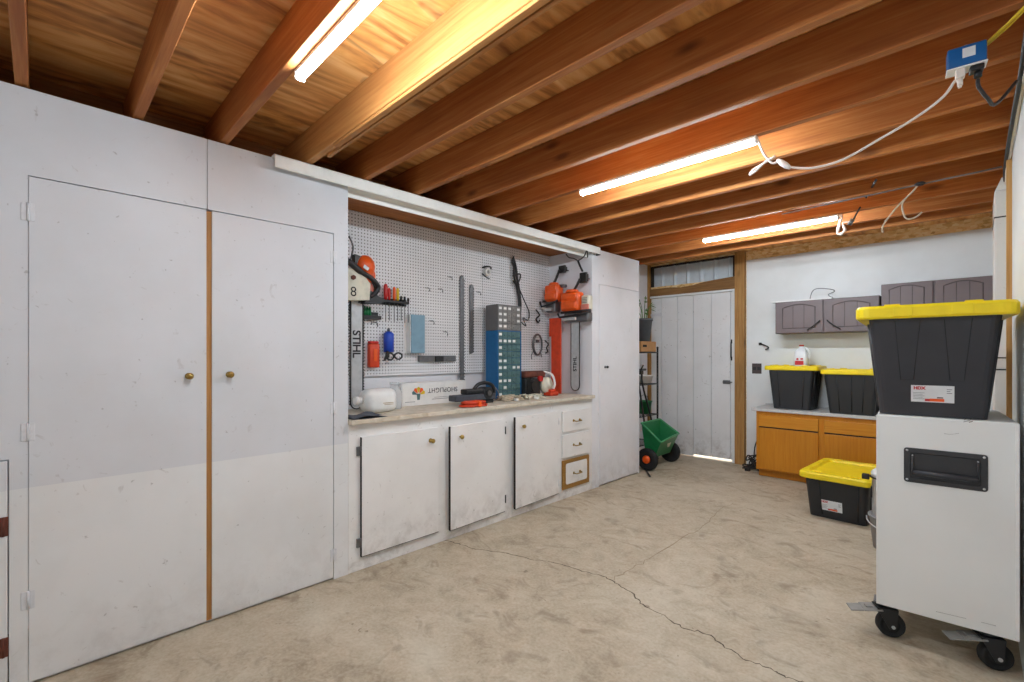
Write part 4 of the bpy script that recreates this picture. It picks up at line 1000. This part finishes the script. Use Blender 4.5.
# ================================================================== FAR WALL: vanity base, wall cabinets
VY = 5.86; VX0 = PY(756.4, 440, VY)[0]; VXD = PY(821.5, 440, VY)[0]; VX1 = VXD + (VXD - VX0)
VZ = .758
vb = thing('base_cabinet', 'honey oak base cabinet under the grey counter by the plank door', 'cabinet', ((VX0 + VX1) / 2, VY, 0))
part('carcass', MB().box(VX0, VX1, VY + .02, YF - .018, .09, VZ).box(VX0 + .005, VX1 - .005, VY + .075, YF - .02, .001, .089).box(VX0 - .001, VX1 + .001, VY, VY + .019, .085, VZ, bev=.001, seg=1), 'oak', vb)
for (a, b) in ((VX0 + .03, VXD - .025), (VXD + .025, VX1 - .03)):
    dr = part('drawer', MB().box(a, b, VY - .019, VY - .001, .585, .715, bev=.006), 'oak_h', vb)
    part('finger_groove', MB().box(a + .004, b - .004, VY - .018, VY - .002, .5745, .5845, bev=.002), 'darkgap', dr)
    part('door', MB().box(a, b, VY - .019, VY - .001, .10, .572, bev=.006), 'oak', vb)
single('counter', MB().box(VX0 - .05, VX1 + .03, VY - .025, YF - .019, VZ + .001, VZ + .034, bev=.004).box(VX0 - .05, VX1 + .03, YF - .045, YF - .019, VZ + .034, VZ + .05, bev=.003), 'lam', 'pale grey laminate counter on the oak base cabinet', 'counter')
CZ = VZ + .034
def wall_cab(lab, x0, x1, z0, z1, yf, handles):
    t = thing('wall_cabinet', lab, 'cabinet', ((x0 + x1) / 2, YF - .016, z0), 'brown wall cabinets')
    part('carcass', MB().box(x0, x1, yf + .02, YF - .017, z0, z1, bev=.002, seg=1), 'brown', t)
    xm = (x0 + x1) / 2
    for k, (a, b) in enumerate(((x0 + .004, xm - .008), (xm + .008, x1 - .004))):
        dr = part('door', MB().box(a, b, yf, yf + .019, z0 + .004, z1 - .004, bev=.004), 'brown', t)
        w_, h_ = b - a, z1 - z0; e = w_ * .16
        arch = [(a + e, z0 + e * .75)] + [(b - e, z0 + e * .75), (b - e, z1 - e * 1.0)]
        for j in range(1, 12):
            u = j / 12; arch.append((b - e - (w_ - 2 * e) * u, z1 - e * 1.0 + .035 * math.sin(PI * u)))
        arch.append((a + e, z1 - e * 1.0))
        g_ = MB().tube([(p[0], yf - .0002, p[1]) for p in arch], .0048, 6, closed=True)
        for u in (.33, .67):
            xx = a + e + (w_ - 2 * e) * u
            g_.tube([(xx, yf + .0015, z0 + e * .8), (xx, yf + .0015, z1 - e + .025)], .003, 6)
        part('panel_groove', g_, 'brown_dk', dr)
        if handles:
            s_ = 1 if k == 0 else -1
            hx_ = b - .03 if k == 0 else a + .03
            part('handle', MB().tube(smooth_path([(hx_, yf, z0 + .13), (hx_, yf - .025, z0 + .125), (hx_ - s_ * .055, yf - .028, z0 + .075), (hx_ - s_ * .11, yf - .025, z0 + .035), (hx_ - s_ * .11, yf, z0 + .03)], 3), .006, 8), 'darkmetal', dr)
    for (hx_) in ((x0 - .003) if handles is None else (x0 - .0), ):
        pass
    return t
wy = 6.07
xa0 = PY(775, 315, wy)[0]; xa1 = PY(879.5, 300, wy)[0]
za0 = PY(775, 333.8, wy)[1]; za1 = PY(775, 302.5, wy)[1]
xb1 = PY(994.5, 275, wy)[0]; zb1 = PY(881, 284.5, wy)[1]
wall_cab('lower set brown wall cabinet with slanted handles beside the plank door end', xa0, xa1, za0, za1, wy, True)
wall_cab('higher set brown wall cabinet rising behind the big yellow lidded tote', xa1 + .012, min(xb1, .12), zb1 - .377, zb1, wy, False)
single('white_board', MB().box(xa0 - .05, xa0 + .55, wy + .04, YF - .02, za1 + .001, za1 + .018, bev=.002, seg=1), 'white', 'thin white board lying on top of the lower brown wall cabinet', 'board')
cy0 = wy + .12; a = PY(810, 298, cy0); 
t = thing('wire_loop', 'loop of pale wire lying on the white board over the brown cabinet', 'wire', (a[0] + .15, cy0, za1 + .02))
part('wire', MB().tube(smooth_path([(a[0], cy0, za1 + .024), (a[0] + .02, cy0, za1 + .10), (a[0] + .07, cy0, za1 + .135), (a[0] + .2, cy0, za1 + .115), (a[0] + .23, cy0 + .02, za1 + .09), (a[0] + .17, cy0 + .03, za1 + .06), (a[0] + .21, cy0 + .03, za1 + .024)], 5), .005, 6), 'greymetal', t)
for k in range(2): pass
# little items on the wall
x0, z0 = PY(752, 373.5, YF - .02); x1, z1 = PY(761.5, 363.5, YF - .02)
t = thing('outlet_plate', 'dark brown outlet plate on the white wall beside the door post', 'outlet', ((x0 + x1) / 2, YF - .016, z0))
part('plate', MB().box(x0, x1, YF - .022, YF - .0155, z0, z1, bev=.003), 'brown_dk', t)
xm = (x0 + x1) / 2; zc = (z0 + z1) / 2
for s_ in (-1, 1): part('socket', MB().box(xm - .018 + s_ * .026, xm + .018 + s_ * .026, YF - .0245, YF - .0222, zc - .02, zc + .02, bev=.002), 'black', t)
x0, z0 = PY(764, 346.5, YF - .03)
t = thing('wall_hook', 'dark iron hook on the white wall above the outlet plate', 'hook', (x0, YF - .016, z0 - .04))
part('hook', MB().tube(smooth_path([(x0 - .05, YF - .02, z0 + .035), (x0, YF - .05, z0 + .02), (x0 + .06, YF - .07, z0 - .01), (x0 + .05, YF - .06, z0 - .03), (x0 + .02, YF - .03, z0 - .035)], 4), .008, 8), 'darkmetal', t)
part('back_plate', MB().box(x0 - .065, x0 - .03, YF - .020, YF - .0155, z0 + .015, z0 + .05, bev=.002), 'darkmetal', t)
# black cords at the post foot
t = thing('cord_pile', 'heap of black cord on the floor between door post and oak cabinet', 'cord', (-1.93, 6.2, 0)); random.seed(31)
m = MB()
for k in range(7):
    pts = [(-1.95 + random.uniform(-.1, .1), 6.22 + random.uniform(-.12, .1), .012 + random.random() * .16 * (1 if k < 4 else .3)) for _ in range(6)]
    pts[0] = (pts[0][0], pts[0][1], .009); pts[-1] = (pts[-1][0], pts[-1][1], .009)
    m.tube([(p.x, p.y, max(.009, p.z)) for p in smooth_path(pts, 5)], .008, 6)
m.tube(smooth_path([(-1.95, 6.25, .01), (-1.96, 6.3, .25), (-1.9, 6.32, .42), (-1.86, 6.31, .48)], 4), .007, 6)
part('cord', m, 'cordblack', t)
part('plug', MB().box(-1.99, -1.93, 6.02, 6.06, .001, .035, bev=.008), 'rubber', t)

# ================================================================== TOTES
def tote(name, lab, loc, rotz, wt, wb, dt, db, h, lidw, lidd, body, ribs, label_kind=0, lidh=.05):
    """short end faces -y; local frame, centre of base at the origin"""
    t = thing(name, lab, 'storage tote', loc, 'black totes with yellow lids', rotz)
    hb = h - lidh
    rings = []
    for k in range(5):
        u = k / 4; rings.append([Vector(p) for p in rrect(wb + (wt - wb) * u, db + (dt - db) * u, .035, .002 + (hb - .002) * u)])
    b = part('body', MB().loft(rings, smooth=False), body, t, local=True)
    def fy(z, off=0): return -(db + (dt - db) * z / hb) / 2 - off
    # front panels: trapezoids that narrow downwards
    g = MB()
    def line(x0, z0, x1, z1, r=.0035): g.tube([(x0, fy(z0, -.001), z0), (x1, fy(z1, -.001), z1)], r, 6)
    if ribs == 'v':
        for c in (-.085, .09):
            zt, zb_ = hb - .015, hb * .37
            line(c - .046, zt, c - .025, zb_, .002); line(c + .046, zt, c + .022, zb_, .002); line(c - .025, zb_, c + .022, zb_, .0012)
    else:
        for c in ribs: line(c * wt, hb - .02, c * wb, .03, .006)
    part('rib', g, 'groove', b, local=True)
    for sgn in (-1, 1):
        for c in (-.32, -.12, .12, .32):
            part('side_rib', MB().tube([(sgn * wb / 2, c * db, .03), (sgn * wt / 2, c * dt, hb - .02)], .012, 6), body, b, local=True)
    lw, ld_ = lidw, lidd
    L = MB()
    L.loft([[Vector(p) for p in rrect(lw - .012, ld_ - .012, .05, hb - .004)], [Vector(p) for p in rrect(lw, ld_, .055, hb + .004)], [Vector(p) for p in rrect(lw, ld_, .055, h - .012)],
            [Vector(p) for p in rrect(lw - .016, ld_ - .016, .05, h)], [Vector(p) for p in rrect(lw - .11, ld_ - .12, .04, h)], [Vector(p) for p in rrect(lw - .13, ld_ - .14, .04, h - .018)]])
    ld = part('lid', L, 'yellow', t, local=True)
    def rib(*a, **k): part('lid_rib', MB().box(*a, **k), 'yellow', ld, local=True)
    for sgn in (-1, 1):
        for c in (-.22, 0, .22): rib(sgn * (lw / 2 - .052) - .012, sgn * (lw / 2 - .052) + .012, c * ld_ - .02, c * ld_ + .02, h + .0005, h + .009, bev=.003)
        for c in (-.25, .25): rib(c * lw - .03, c * lw + .03, sgn * (ld_ / 2 - .055) - .012, sgn * (ld_ / 2 - .055) + .012, h + .0005, h + .009, bev=.003)
        for c in (-.18, .18): rib(c * lw - .035, c * lw + .035, sgn * (ld_ / 2 + .001) - .003, sgn * (ld_ / 2 + .001) + .003, hb + .004, h - .008, bev=.002)
    if label_kind:
        cx, cz, lwid, lhei = label_kind
        sl = math.atan2((dt - db) / 2, hb)
        xa = Vector((1, 0, 0)); ya = Vector((0, -math.sin(sl), math.cos(sl)))
        R = frame3(xa, ya); nz = xa.cross(ya); c0 = Vector((cx, fy(cz), cz))
        def patch(mb_, x0, x1, y0, y1, lift, m):
            pts = [c0 + xa * a + ya * b + nz * lift for a, b in ((x0, y0), (x1, y0), (x1, y1), (x0, y1))]
            pts += [p - nz * (.0008 + lift * .2) for p in pts]
            mb_.add(pts, [[0, 1, 2, 3], [7, 6, 5, 4], [0, 4, 5, 1], [1, 5, 6, 2], [2, 6, 7, 3], [3, 7, 4, 0]], m)
        lb = MB(); W2, H2 = lwid / 2, lhei / 2
        patch(lb, -W2, W2, -H2, H2, .0015, 0)
        so = part('sticker', lb, 'paper', b, local=True)
        so.parent = b
        pr = MB()
        patch(pr, -W2 * .12, W2 * .55, -H2 * .88, -H2 * .55, .0026, 0)         # orange bar
        patch(pr, -W2 * .34, -W2 * .12, -H2 * .88, -H2 * .6, .0026, 1)
        patch(pr, W2 * .22, W2 * .5, -H2 * .48, -H2 * .36, .0026, 2)
        for k in range(5): patch(pr, -W2 * .9, -W2 * (.35 + .1 * (k % 2)), H2 * (.12 - .18 * k) - H2 * .04, H2 * (.12 - .18 * k), .0026, 3)
        for k in range(3): patch(pr, W2 * .66, W2 * (.9 - .08 * (k % 2)), H2 * (.55 - .22 * k), H2 * (.62 - .22 * k), .0026, 3)
        part('print', pr, ['orange', 'inkred', 'ink', 'inkgrey'], b, local=True)
        if lwid > .1:
            for (s_, sz, ox, oy, m_) in (('HDX', H2 * .5, -W2 * .62, H2 * .64, 'inkred'), ('TOTE', H2 * .36, -W2 * .62, H2 * .3, 'ink')):
                pass
            o = text('HDX', H2 * .48, c0 + xa * (-W2 * .6) + ya * (H2 * .66) + nz * .003, R, 'inkred', b, local=True, bold=.001)
    return t
# two on the counter
ty = 5.86
x0 = PY(774, 405, 5.97)[0]; x1 = PY(807.5, 407, 5.97)[0]
tote('storage_tote', 'yellow lidded black tote on the counter with the milk jug on it', ((x0 + x1) / 2 + .01, 6.135, CZ), math.radians(0), .45, .37, .43, .36, .49, .545, .46, 'tote2', (-.3, .3), lidh=.045)
T1 = ((x0 + x1) / 2 + .01, 6.135)
x0 = PY(829, 411, 5.87)[0]
tote('storage_tote', 'yellow lidded black tote on the counter, between the jug tote and the cart', (x0 + .19, 6.075, CZ), 0, .46, .38, .50, .42, .46, .53, .54, 'tote2', (-.25, .02, .25), lidh=.045)
# floor tote
tote('storage_tote', 'yellow lidded black tote with a white sticker standing on the concrete floor', (-.815, 5.05, 0), math.radians(-3.5), .455, .41, .70, .58, .395, .535, .78, 'tote2', (-.26, .36), (-.035, .118, .155, .09))
# cart
ang = math.radians(4.2)
CXL, CXR = -.347, .139
cw = (CXR - CXL) / math.cos(ang) - .004; cdp = .66
ZB0, ZB1 = .168, 1.108
cart = thing('rolling_cabinet', 'pale grey wheeled cabinet carrying the biggest tote', 'cabinet', (CXL, 2.925, 0), None, ang)
cbod = part('body', MB().box(0, cw, 0, cdp, ZB0, ZB1, bev=.004), 'cart', cart, local=True)
part('edge_band', MB().box(cw - .012, cw + .0015, -.0015, .004, ZB0 + .002, ZB1 - .002, bev=.001, seg=1).box(-.0015, .006, -.0015, .003, ZB0 + .002, ZB1 - .002, bev=.001, seg=1), 'white', cart, local=True)
def cl_(px, py):                       # pixel on the cart front -> local (u, z)
    a, b, v = ray(px, py)
    # line (a d, b d) meets the plane through (CXL, 2.925) along (cos, sin)
    c, s = math.cos(ang), math.sin(ang)
    d = (-s * CXL + c * 2.925) / (-s * a + c * b)
    return (a * d - CXL) * c + (b * d - 2.925) * s, H + v * d
h0, hz1 = cl_(903.8, 447); h1, _ = cl_(988, 470); _, hz0 = cl_(903.8, 481)
hd = part('handle', MB().loft([[Vector((a, 0, b)) for a, b, _ in rrect(h1 - h0, hz1 - hz0, .012, 0, (h0 + h1) / 2, (hz0 + hz1) / 2)], [Vector((a, -.004, b)) for a, b, _ in rrect(h1 - h0, hz1 - hz0, .012, 0, (h0 + h1) / 2, (hz0 + hz1) / 2)],
    [Vector((a, -.005, b)) for a, b, _ in rrect(h1 - h0 - .045, hz1 - hz0 - .042, .008, 0, (h0 + h1) / 2, (hz0 + hz1) / 2)], [Vector((a, -.0012, b)) for a, b, _ in rrect(h1 - h0 - .055, hz1 - hz0 - .05, .006, 0, (h0 + h1) / 2, (hz0 + hz1) / 2)]]), 'carthandle', cart, local=True)
zg = hz0 + (hz1 - hz0) * .31
part('grip', MB().tube([(h0 + .034, -.018, zg), (h1 - .034, -.018, zg)], .0125, 12), 'tote', hd, local=True)
part('bail', MB().tube([(h0 + .032, -.012, hz1 - .034), (h0 + .030, -.016, zg), (h0 + .034, -.018, zg)], .004, 8).tube([(h1 - .032, -.012, hz1 - .034), (h1 - .030, -.016, zg), (h1 - .034, -.018, zg)], .004, 8), 'carthandle', hd, local=True)
for a in (h0 + .012, h1 - .012):
    for b in (hz0 + .012, hz1 - .012): part('rivet', MB().sphere((a, -.005, b), .0052, .003, .0052, n=10), 'steel', hd, local=True)
for a in (h0 + .032, h1 - .032): part('rivet', MB().sphere((a, -.012, hz1 - .034), .004, .003, .004, n=8), 'steel', hd, local=True)
u, z = cl_(969, 421); sc = MB()
sc.tube([(u - .018, -.0003, z - .006), (u, -.0003, z + .002), (u + .012, -.0003, z + .014)], .0012, 5).tube([(u + .0, -.0003, z - .006), (u + .012, -.0003, z)], .0018, 5).tube([(u - .016, -.0003, z + .004), (u - .01, -.0003, z + .009)], .0012, 5)
u, z = cl_(950, 434); sc.tube([(u - .02, -.0002, z), (u, -.0002, z - .002), (u + .03, -.0002, z + .006)], .0006, 5)
for (px0, py0, px1, py1) in ((936, 611.5, 966, 618.5), (981, 622, 996, 626)):
    a = cl_(px0, py0); b = cl_(px1, py1); sc.tube([(a[0], -.0002, a[1]), (b[0], -.0002, b[1])], .0007, 5)
part('scuff_mark', sc, 'scar', cbod, local=True)
def turn(mb, u, v, a):
    R = Matrix.Rotation(a, 3, 'Z'); c0 = Vector((u, v, 0))
    mb.v = [c0 + R @ (p - c0) for p in mb.v]; return mb
def caster(u, v, brake=True, a=math.radians(-68)):
    r = .06; z = r; w = v + .022
    def P(n, mb, m, par): return part(n, turn(mb, u, v, a), m, par, local=True)
    t_ = part('caster', MB().box(u - .045, u + .045, v - .02, v + .06, ZB0 - .006, ZB0 - .001, bev=.002), 'greymetal', cart, local=True)
    P('fork', MB().cyl((u, v, ZB0 - .02), (u, v, ZB0 - .006), .03, n=18).box(u - .034, u + .034, v - .045, v + .045, ZB0 - .027, ZB0 - .021, bev=.004).prism([(v - .045, ZB0 - .024), (v + .045, ZB0 - .024), (w + .014, z - .014), (w - .014, z - .014)], 'x', u - .034, u - .030).prism([(v - .045, ZB0 - .024), (v + .045, ZB0 - .024), (w + .014, z - .014), (w - .014, z - .014)], 'x', u + .030, u + .034), 'black', t_)
    P('wheel', MB().lathe([(0, -.018), (.016, -.018), (.02, -.026), (.024, -.026), (.026, -.016), (r - .018, -.014), (r - .012, -.024), (r - .004, -.022), (r, -.012), (r, .012), (r - .004, .022), (r - .012, .024), (r - .018, .014), (.026, .016), (.024, .026), (.02, .026), (.016, .018), (0, .018)], (u, w, z), 'x', 28), 'rubber', t_)
    P('axle_bolt', MB().cyl((u - .04, w, z), (u + .04, w, z), .008, n=8), 'steel', t_)
    if brake:
        RX_ = Matrix.Rotation(.14, 3, 'X')
        P('brake_pedal', MB().box(u - .042, u + .042, v - .10, v - .02, ZB0 - .040, ZB0 - .034, bev=.002, rot=RX_).box(u - .036, u + .036, v - .155, v - .098, ZB0 - .052, ZB0 - .045, bev=.003, rot=RX_).box(u - .016, u + .016, v - .085, v - .055, ZB0 - .036, ZB0 - .028, bev=.003, rot=RX_), 'pedal', t_)
for (u, v) in ((.03, .055), (cw - .088, .045), (.055, cdp - .09), (cw - .055, cdp - .09)):
    caster(u, v, v < .2)
# big tote on the cart
tc_ = Vector((math.cos(ang), math.sin(ang)))
u0, _ = cl_(876.7, 413); u1, _ = cl_(991.6, 419)
um = (u0 + u1) / 2; dpt = .30
bx = CXL + um * math.cos(ang) - dpt * math.sin(ang); by = 2.925 + um * math.sin(ang) + dpt * math.cos(ang)
tote('storage_tote', 'biggest black tote with yellow lid, standing on the wheeled cabinet', (bx + .0, by + .02, ZB1 + .001), ang, .466, .384, .70, .58, .53, .568, .78, 'tote', 'v', (.004, .110, .152, .080), lidh=.058)
# jug on the counter tote
jx, jy = T1[0] - .02, T1[1] - .04; jx = PY(801.5, 365, jy)[0]; jz = CZ + .49 - .018 + .001
t = thing('milk_jug', 'translucent milk jug with red cap and red label on a tote lid', 'jug', (jx, jy, jz))
rings = [[Vector((jx + a, jy + b, jz + z)) for a, b, _ in rrect(w_, w_ * .95, min(.03, w_ * .3), 0)] for (w_, z) in ((.12, 0), (.135, .012), (.138, .13), (.125, .165), (.08, .205), (.045, .225), (.042, .238))]
jb = part('jug_body', MB().loft(rings, smooth=True), 'jug', t)
part('cap', MB().lathe([(0, .239), (.024, .239), (.024, .256), (0, .256)], (jx, jy, jz), 'z', 16), 'capred', t)
part('handle', MB().tube(smooth_path([(jx + .02, jy, jz + .226), (jx + .06, jy, jz + .205), (jx + .078, jy, jz + .16), (jx + .07, jy, jz + .10)], 4), .011, 8), 'jug', t)
part('label', MB().box(jx - .05, jx + .035, jy - .0675, jy - .065, jz + .03, jz + .075).box(jx - .035, jx - .015, jy - .0675, jy - .065, jz + .085, jz + .105).box(jx + .005, jx + .03, jy - .0675, jy - .065, jz + .088, jz + .105), 'inkred', jb)
# pail and canister beside the floor tote
gx, gy = -.43, 4.33
t = thing('grey_pail', 'grey plastic pail between the floor tote and the wheeled cabinet', 'pail', (gx, gy, 0))
part('pail_body', MB().lathe([(0, .002), (.105, .002), (.128, .225), (.136, .225), (.136, .24), (.122, .24), (.1, .012), (0, .012)], (gx, gy, 0), 'z', 28), 'graypl', t)
part('bail', MB().tube([(gx - .137 * math.cos(a), gy - .05 - .1 * math.sin(a), .225 - .06 * math.sin(a)) for a in [PI * k / 10 for k in range(11)]], .004, 6), 'steel', t)
t = thing('canister', 'silver canister with a pale lid standing in the grey pail', 'canister', (gx, gy, .013))
part('canister_body', MB().lathe([(0, .0), (.094, .0), (.094, .005), (.112, .25), (.112, .49), (.116, .495), (.116, .505), (0, .505)], (gx, gy, .014), 'z', 28), 'silver', t)
part('lid', MB().lathe([(0, .506), (.118, .506), (.118, .53), (.1, .552), (0, .556)], (gx, gy, .014), 'z', 28), 'white', t)
part('clamp_band', MB().tube([(gx + .121 * math.cos(2 * PI * k / 28), gy + .121 * math.sin(2 * PI * k / 28), .512) for k in range(28)], .006, 6, closed=True).box(gx - .165, gx - .12, gy - .06, gy - .03, .49, .53, bev=.006), 'darkmetal', t)
part('side_label', MB().box(gx - .1155, gx - .105, gy - .04, gy + .02, .36, .44, bev=.002), 'ink', t)

# ================================================================== RIGHT SIDE: boxed pipe, cables, outlet box, cords
yp = 4.30
t = thing('pipe_cover', 'white boxed pipe cover with dark straps standing along the side wall', 'pipe', (.139, yp + .2, .0))
part('cover', MB().box(.088, .148, yp, yp + .4, .002, 2.45, bev=.006).loft([[Vector(p) for p in ((.09, yp, 2.45), (.147, yp, 2.45), (.147, yp + .38, 2.45), (.09, yp + .38, 2.45))], [Vector(p) for p in ((.12, yp, 2.53), (.145, yp, 2.53), (.145, yp + .2, 2.53), (.12, yp + .2, 2.53))]]), 'pipewrap', t)
for z in (PY(1000, 217, yp)[1], 1.385, 1.31): part('strap', MB().box(.0865, .1485, yp - .0015, yp + .402, z - .004, z + .004), 'cordblack', t)
t = thing('power_cable', 'grey and white cables running down the end of the joists', 'cable', (.13, 3.3, 2.4))
def xw(py, px, x=.125): q_ = PX(px, py, x); return (x, q_[0], min(q_[1], ZJ - .008))
part('dark_cable', MB().tube(smooth_path([(.128, 2.35, ZJ - .012), (.130, 2.75, ZJ - .016), (.128, 3.2, ZJ - .012), (.126, 3.7, ZJ - .018), (.13, 4.15, ZJ - .012), (.135, 4.28, 2.50)], 5), .009, 6), 'cordblack', t)
part('white_cable', MB().tube(smooth_path([(.142, 2.55, ZJ - .010), (.140, 2.62, ZJ - .05), (.140, 2.75, ZJ - .05), (.143, 2.85, ZJ - .010), (.140, 3.5, ZJ - .012), (.138, 4.1, ZJ - .022), (.14, 4.28, 2.48)], 5), .008, 6), 'cordwhite', t)
# blue outlet box below joist
zx = ZJ - .001
bxc = PZ(966, 57, 2.49)
bx_, by_ = bxc
Rb = math.radians(6)
ob = thing('outlet_box', 'bright blue outlet box hanging from the ceiling joist', 'outlet box', (bx_, by_, 2.45), None, Rb)
def bf(w_, d_, z): return [Vector(p) for p in rrect(w_, d_, .008, z)]
part('case', MB().box(-.052, .052, -.028, .028, .0, .072, bev=.006, seg=3), 'bluebox', ob, local=True)
part('base_flange', MB().box(-.054, .054, -.03, .03, -.007, -.001, bev=.002), 'white', ob, local=True)
part('sticker', MB().box(-.012, .022, -.0292, -.0282, .026, .06), 'paper', ob, local=True)
part('socket_cluster', MB().box(.008, .046, -.026, .02, -.026, -.0075, bev=.004).cyl((.03, -.01, -.03), (.03, -.01, -.05), .011, n=10), 'black', ob, local=True)
part('white_plug', MB().box(-.03, -.004, -.03, .0, -.04, -.0075, bev=.004).cyl((-.017, -.015, -.04), (-.017, -.015, -.065), .008, n=10), 'cordwhite', ob, local=True)
part('hanger', MB().cyl((0, .015, .072), (0, .015, ZJ - 2.45 - .001), .006, n=8), 'steel', ob, local=True)
def obw(x, y, z): c, s = math.cos(Rb), math.sin(Rb); return Vector((bx_ + c * x - s * y, by_ + s * x + c * y, 2.45 + z))
sx_, sy_ = .128, 2.235
t = thing('yellow_strap', 'yellow strap slung from the blue outlet box to the side wall', 'strap', obw(.06, 0, .08))
e0, e1 = obw(.05, -.012, .062), Vector((.135, 2.20, ZJ - .010))
for k, o_ in enumerate((0, .026)):
    part('band', MB().tube([e0 + Vector((0, o_, .004 * k)), e0.lerp(e1, .5) + Vector((0, o_, -.004)), e1 + Vector((0, o_ * .6, -.002 * k))], .0045, 6), 'strapyellow', t)
t = thing('black_lead', 'short black lead looping from the blue outlet box to the side wall', 'cord', obw(.03, 0, -.05))
part('cord', MB().tube(smooth_path([obw(.03, -.01, -.057), obw(.032, -.01, -.085), obw(.06, .03, -.12), obw(.1, .18, -.09), (.12, by_ + .40, ZJ - .03)], 6), .006, 6), 'cordblack', t)
# white cord from the middle tube to the outlet box
zt_ = ZJ - .03
A = Vector((-.80, 2.62, zt_))
def onv(px, py, s, e):    # point seen at the pixel on the vertical plane through s and e
    a, b, v = ray(px, py); nx, ny = (e.y - s.y), -(e.x - s.x)
    d = (nx * s.x + ny * s.y) / (nx * a + ny * b); return Vector((a * d, b * d, H + v * d))
B = obw(-.017, -.015, -.072)
def cc(px, py): return onv(px, py, A, B)
t = thing('extension_cord', 'white cord looping from the middle tube light across to the blue outlet box', 'cord', (-.7, 2.6, 2.3))
part('cord', MB().tube(smooth_path([A, cc(758, 140), cc(764, 154), cc(772, 163), cc(779, 161)], 5), .0055, 6).tube(smooth_path([cc(775, 156), cc(766, 162), cc(753, 170), cc(750, 175), cc(757, 170), cc(766, 161), cc(770, 158)], 5), .0055, 6).tube(smooth_path([cc(789, 167), cc(812, 168), cc(842, 160), cc(878, 140), cc(915, 118), cc(943, 97), cc(956, 80), B], 6), .0055, 6), 'cordwhite', t)
p0, p1 = cc(777.5, 160), cc(790, 168)
part('plug', MB().tube([p0, p0.lerp(p1, .3), p0.lerp(p1, .7), p1], [.007, .014, .014, .008], 10), 'white', t)
# cords near the last tube
A2 = Vector((-.78, 4.54, ZJ - .03)); B2 = Vector((-.45, 4.2, ZJ - .02))
def c2(px, py): return onv(px, py, A2, A2 + Vector((1, -.25, 0)))
t = thing('dark_lead', 'dark lead hanging from a joist to the white coil by the last tube', 'cord', (-.7, 4.5, 2.35))
jx_ = PZ(876, 180, ZJ - .012)
part('cord', MB().tube(smooth_path([Vector((jx_[0], jx_[1], ZJ - .012)), c2(867, 196), c2(858, 211), c2(852, 222)], 5), .007, 6), 'cordblack', t)
part('connector', MB().tube([c2(853, 219), c2(849, 225)], .016, 10), 'greymetal', t)
t = thing('coiled_lead', 'small coil of white lead hanging at the end of the last tube light', 'cord', (-.75, 4.5, 2.3))
m = MB()
for k in range(3):
    o_ = k * .8
    m.tube(smooth_path([c2(842 - o_, 219), c2(838 + o_, 226), c2(837.5, 232 + o_), c2(841, 235 - o_), c2(844 + o_, 230), c2(843, 223), c2(848, 222)], 5), .006, 6)
m.tube(smooth_path([A2, c2(841, 214), c2(842, 219)], 4), .006, 6)
part('cord', m, 'cordwhite', t)
A3 = PZ(920, 182, ZJ - .012); pA = Vector((A3[0], A3[1], ZJ - .012))
def c3(px, py): return onv(px, py, pA, pA + Vector((1, -.1, 0)))
t = thing('tan_cord', 'tan cord ends dangling from a joist above the brown wall cabinets', 'cord', (A3[0], A3[1], 2.3))
part('cord', MB().tube(smooth_path([pA, c3(914, 190), c3(906, 198), c3(897, 207), c3(888, 218), c3(882.5, 227), c3(883, 233)], 5), .0055, 6).tube(smooth_path([c3(906, 198), c3(902, 205), c3(904, 215), c3(908, 219), c3(916, 217), c3(922, 212)], 5), .0055, 6), 'rope', t)
part('knot', MB().sphere(tuple(pA + Vector((0, 0, -.012))), .03, .02, .014, n=10), 'cordblack', t)
# thin cable along the underside of the joists
a = PZ(782, 214, ZJ - .007); b = PZ(1000, 167, ZJ - .007)
b = (.115, a[1] + (b[1] - a[1]) * 1.0)
t = thing('thin_cable', 'thin grey cable stapled along the joist bottoms toward the side wall', 'cable', ((a[0] + b[0]) / 2, (a[1] + b[1]) / 2, ZJ - .012))
part('cable', MB().tube([(a[0] + (b[0] - a[0]) * k / 10, a[1] + (b[1] - a[1]) * k / 10, ZJ - .007 - .002 * (k % 2)) for k in range(11)], .005, 6), 'greymetal', t)

# ================================================================== LIGHT + CAMERA
sc = bpy.context.scene
wd = bpy.data.worlds.new('sky'); sc.world = wd; wd.use_nodes = True
bg = wd.node_tree.nodes['Background']; bg.inputs[0].default_value = (.90, .95, 1.0, 1); bg.inputs[1].default_value = 1.3
sun = bpy.data.lights.new('sun', 'SUN'); sun.energy = 6; sun.angle = math.radians(.6); sun.color = (1, .95, .88)
so = bpy.data.objects.new('sun', sun); C.objects.link(so); so.rotation_euler = (math.radians(-52), 0, math.radians(0))
cam = bpy.data.cameras.new('camera'); co = bpy.data.objects.new('camera', cam); C.objects.link(co)
cam.sensor_fit = 'HORIZONTAL'; cam.sensor_width = 36; cam.lens = F / 1024 * 36; cam.shift_x = 0; cam.shift_y = (CY - 341) / 1024
cam.clip_start = .02; cam.clip_end = 100
co.location = (0, 0, H); co.rotation_euler = (PI / 2, 0, TH)
sc.camera = co
sc.view_settings.view_transform = 'Standard'; sc.view_settings.look = 'None'; sc.view_settings.gamma = 1; sc.view_settings.use_curve_mapping = False
sc.view_settings.exposure = 0.2
sc.cycles.use_denoising = True
sc.cycles.max_bounces = 10; sc.cycles.diffuse_bounces = 6
for o in list(bpy.data.objects):
    if '_base' in o: del o['_base']
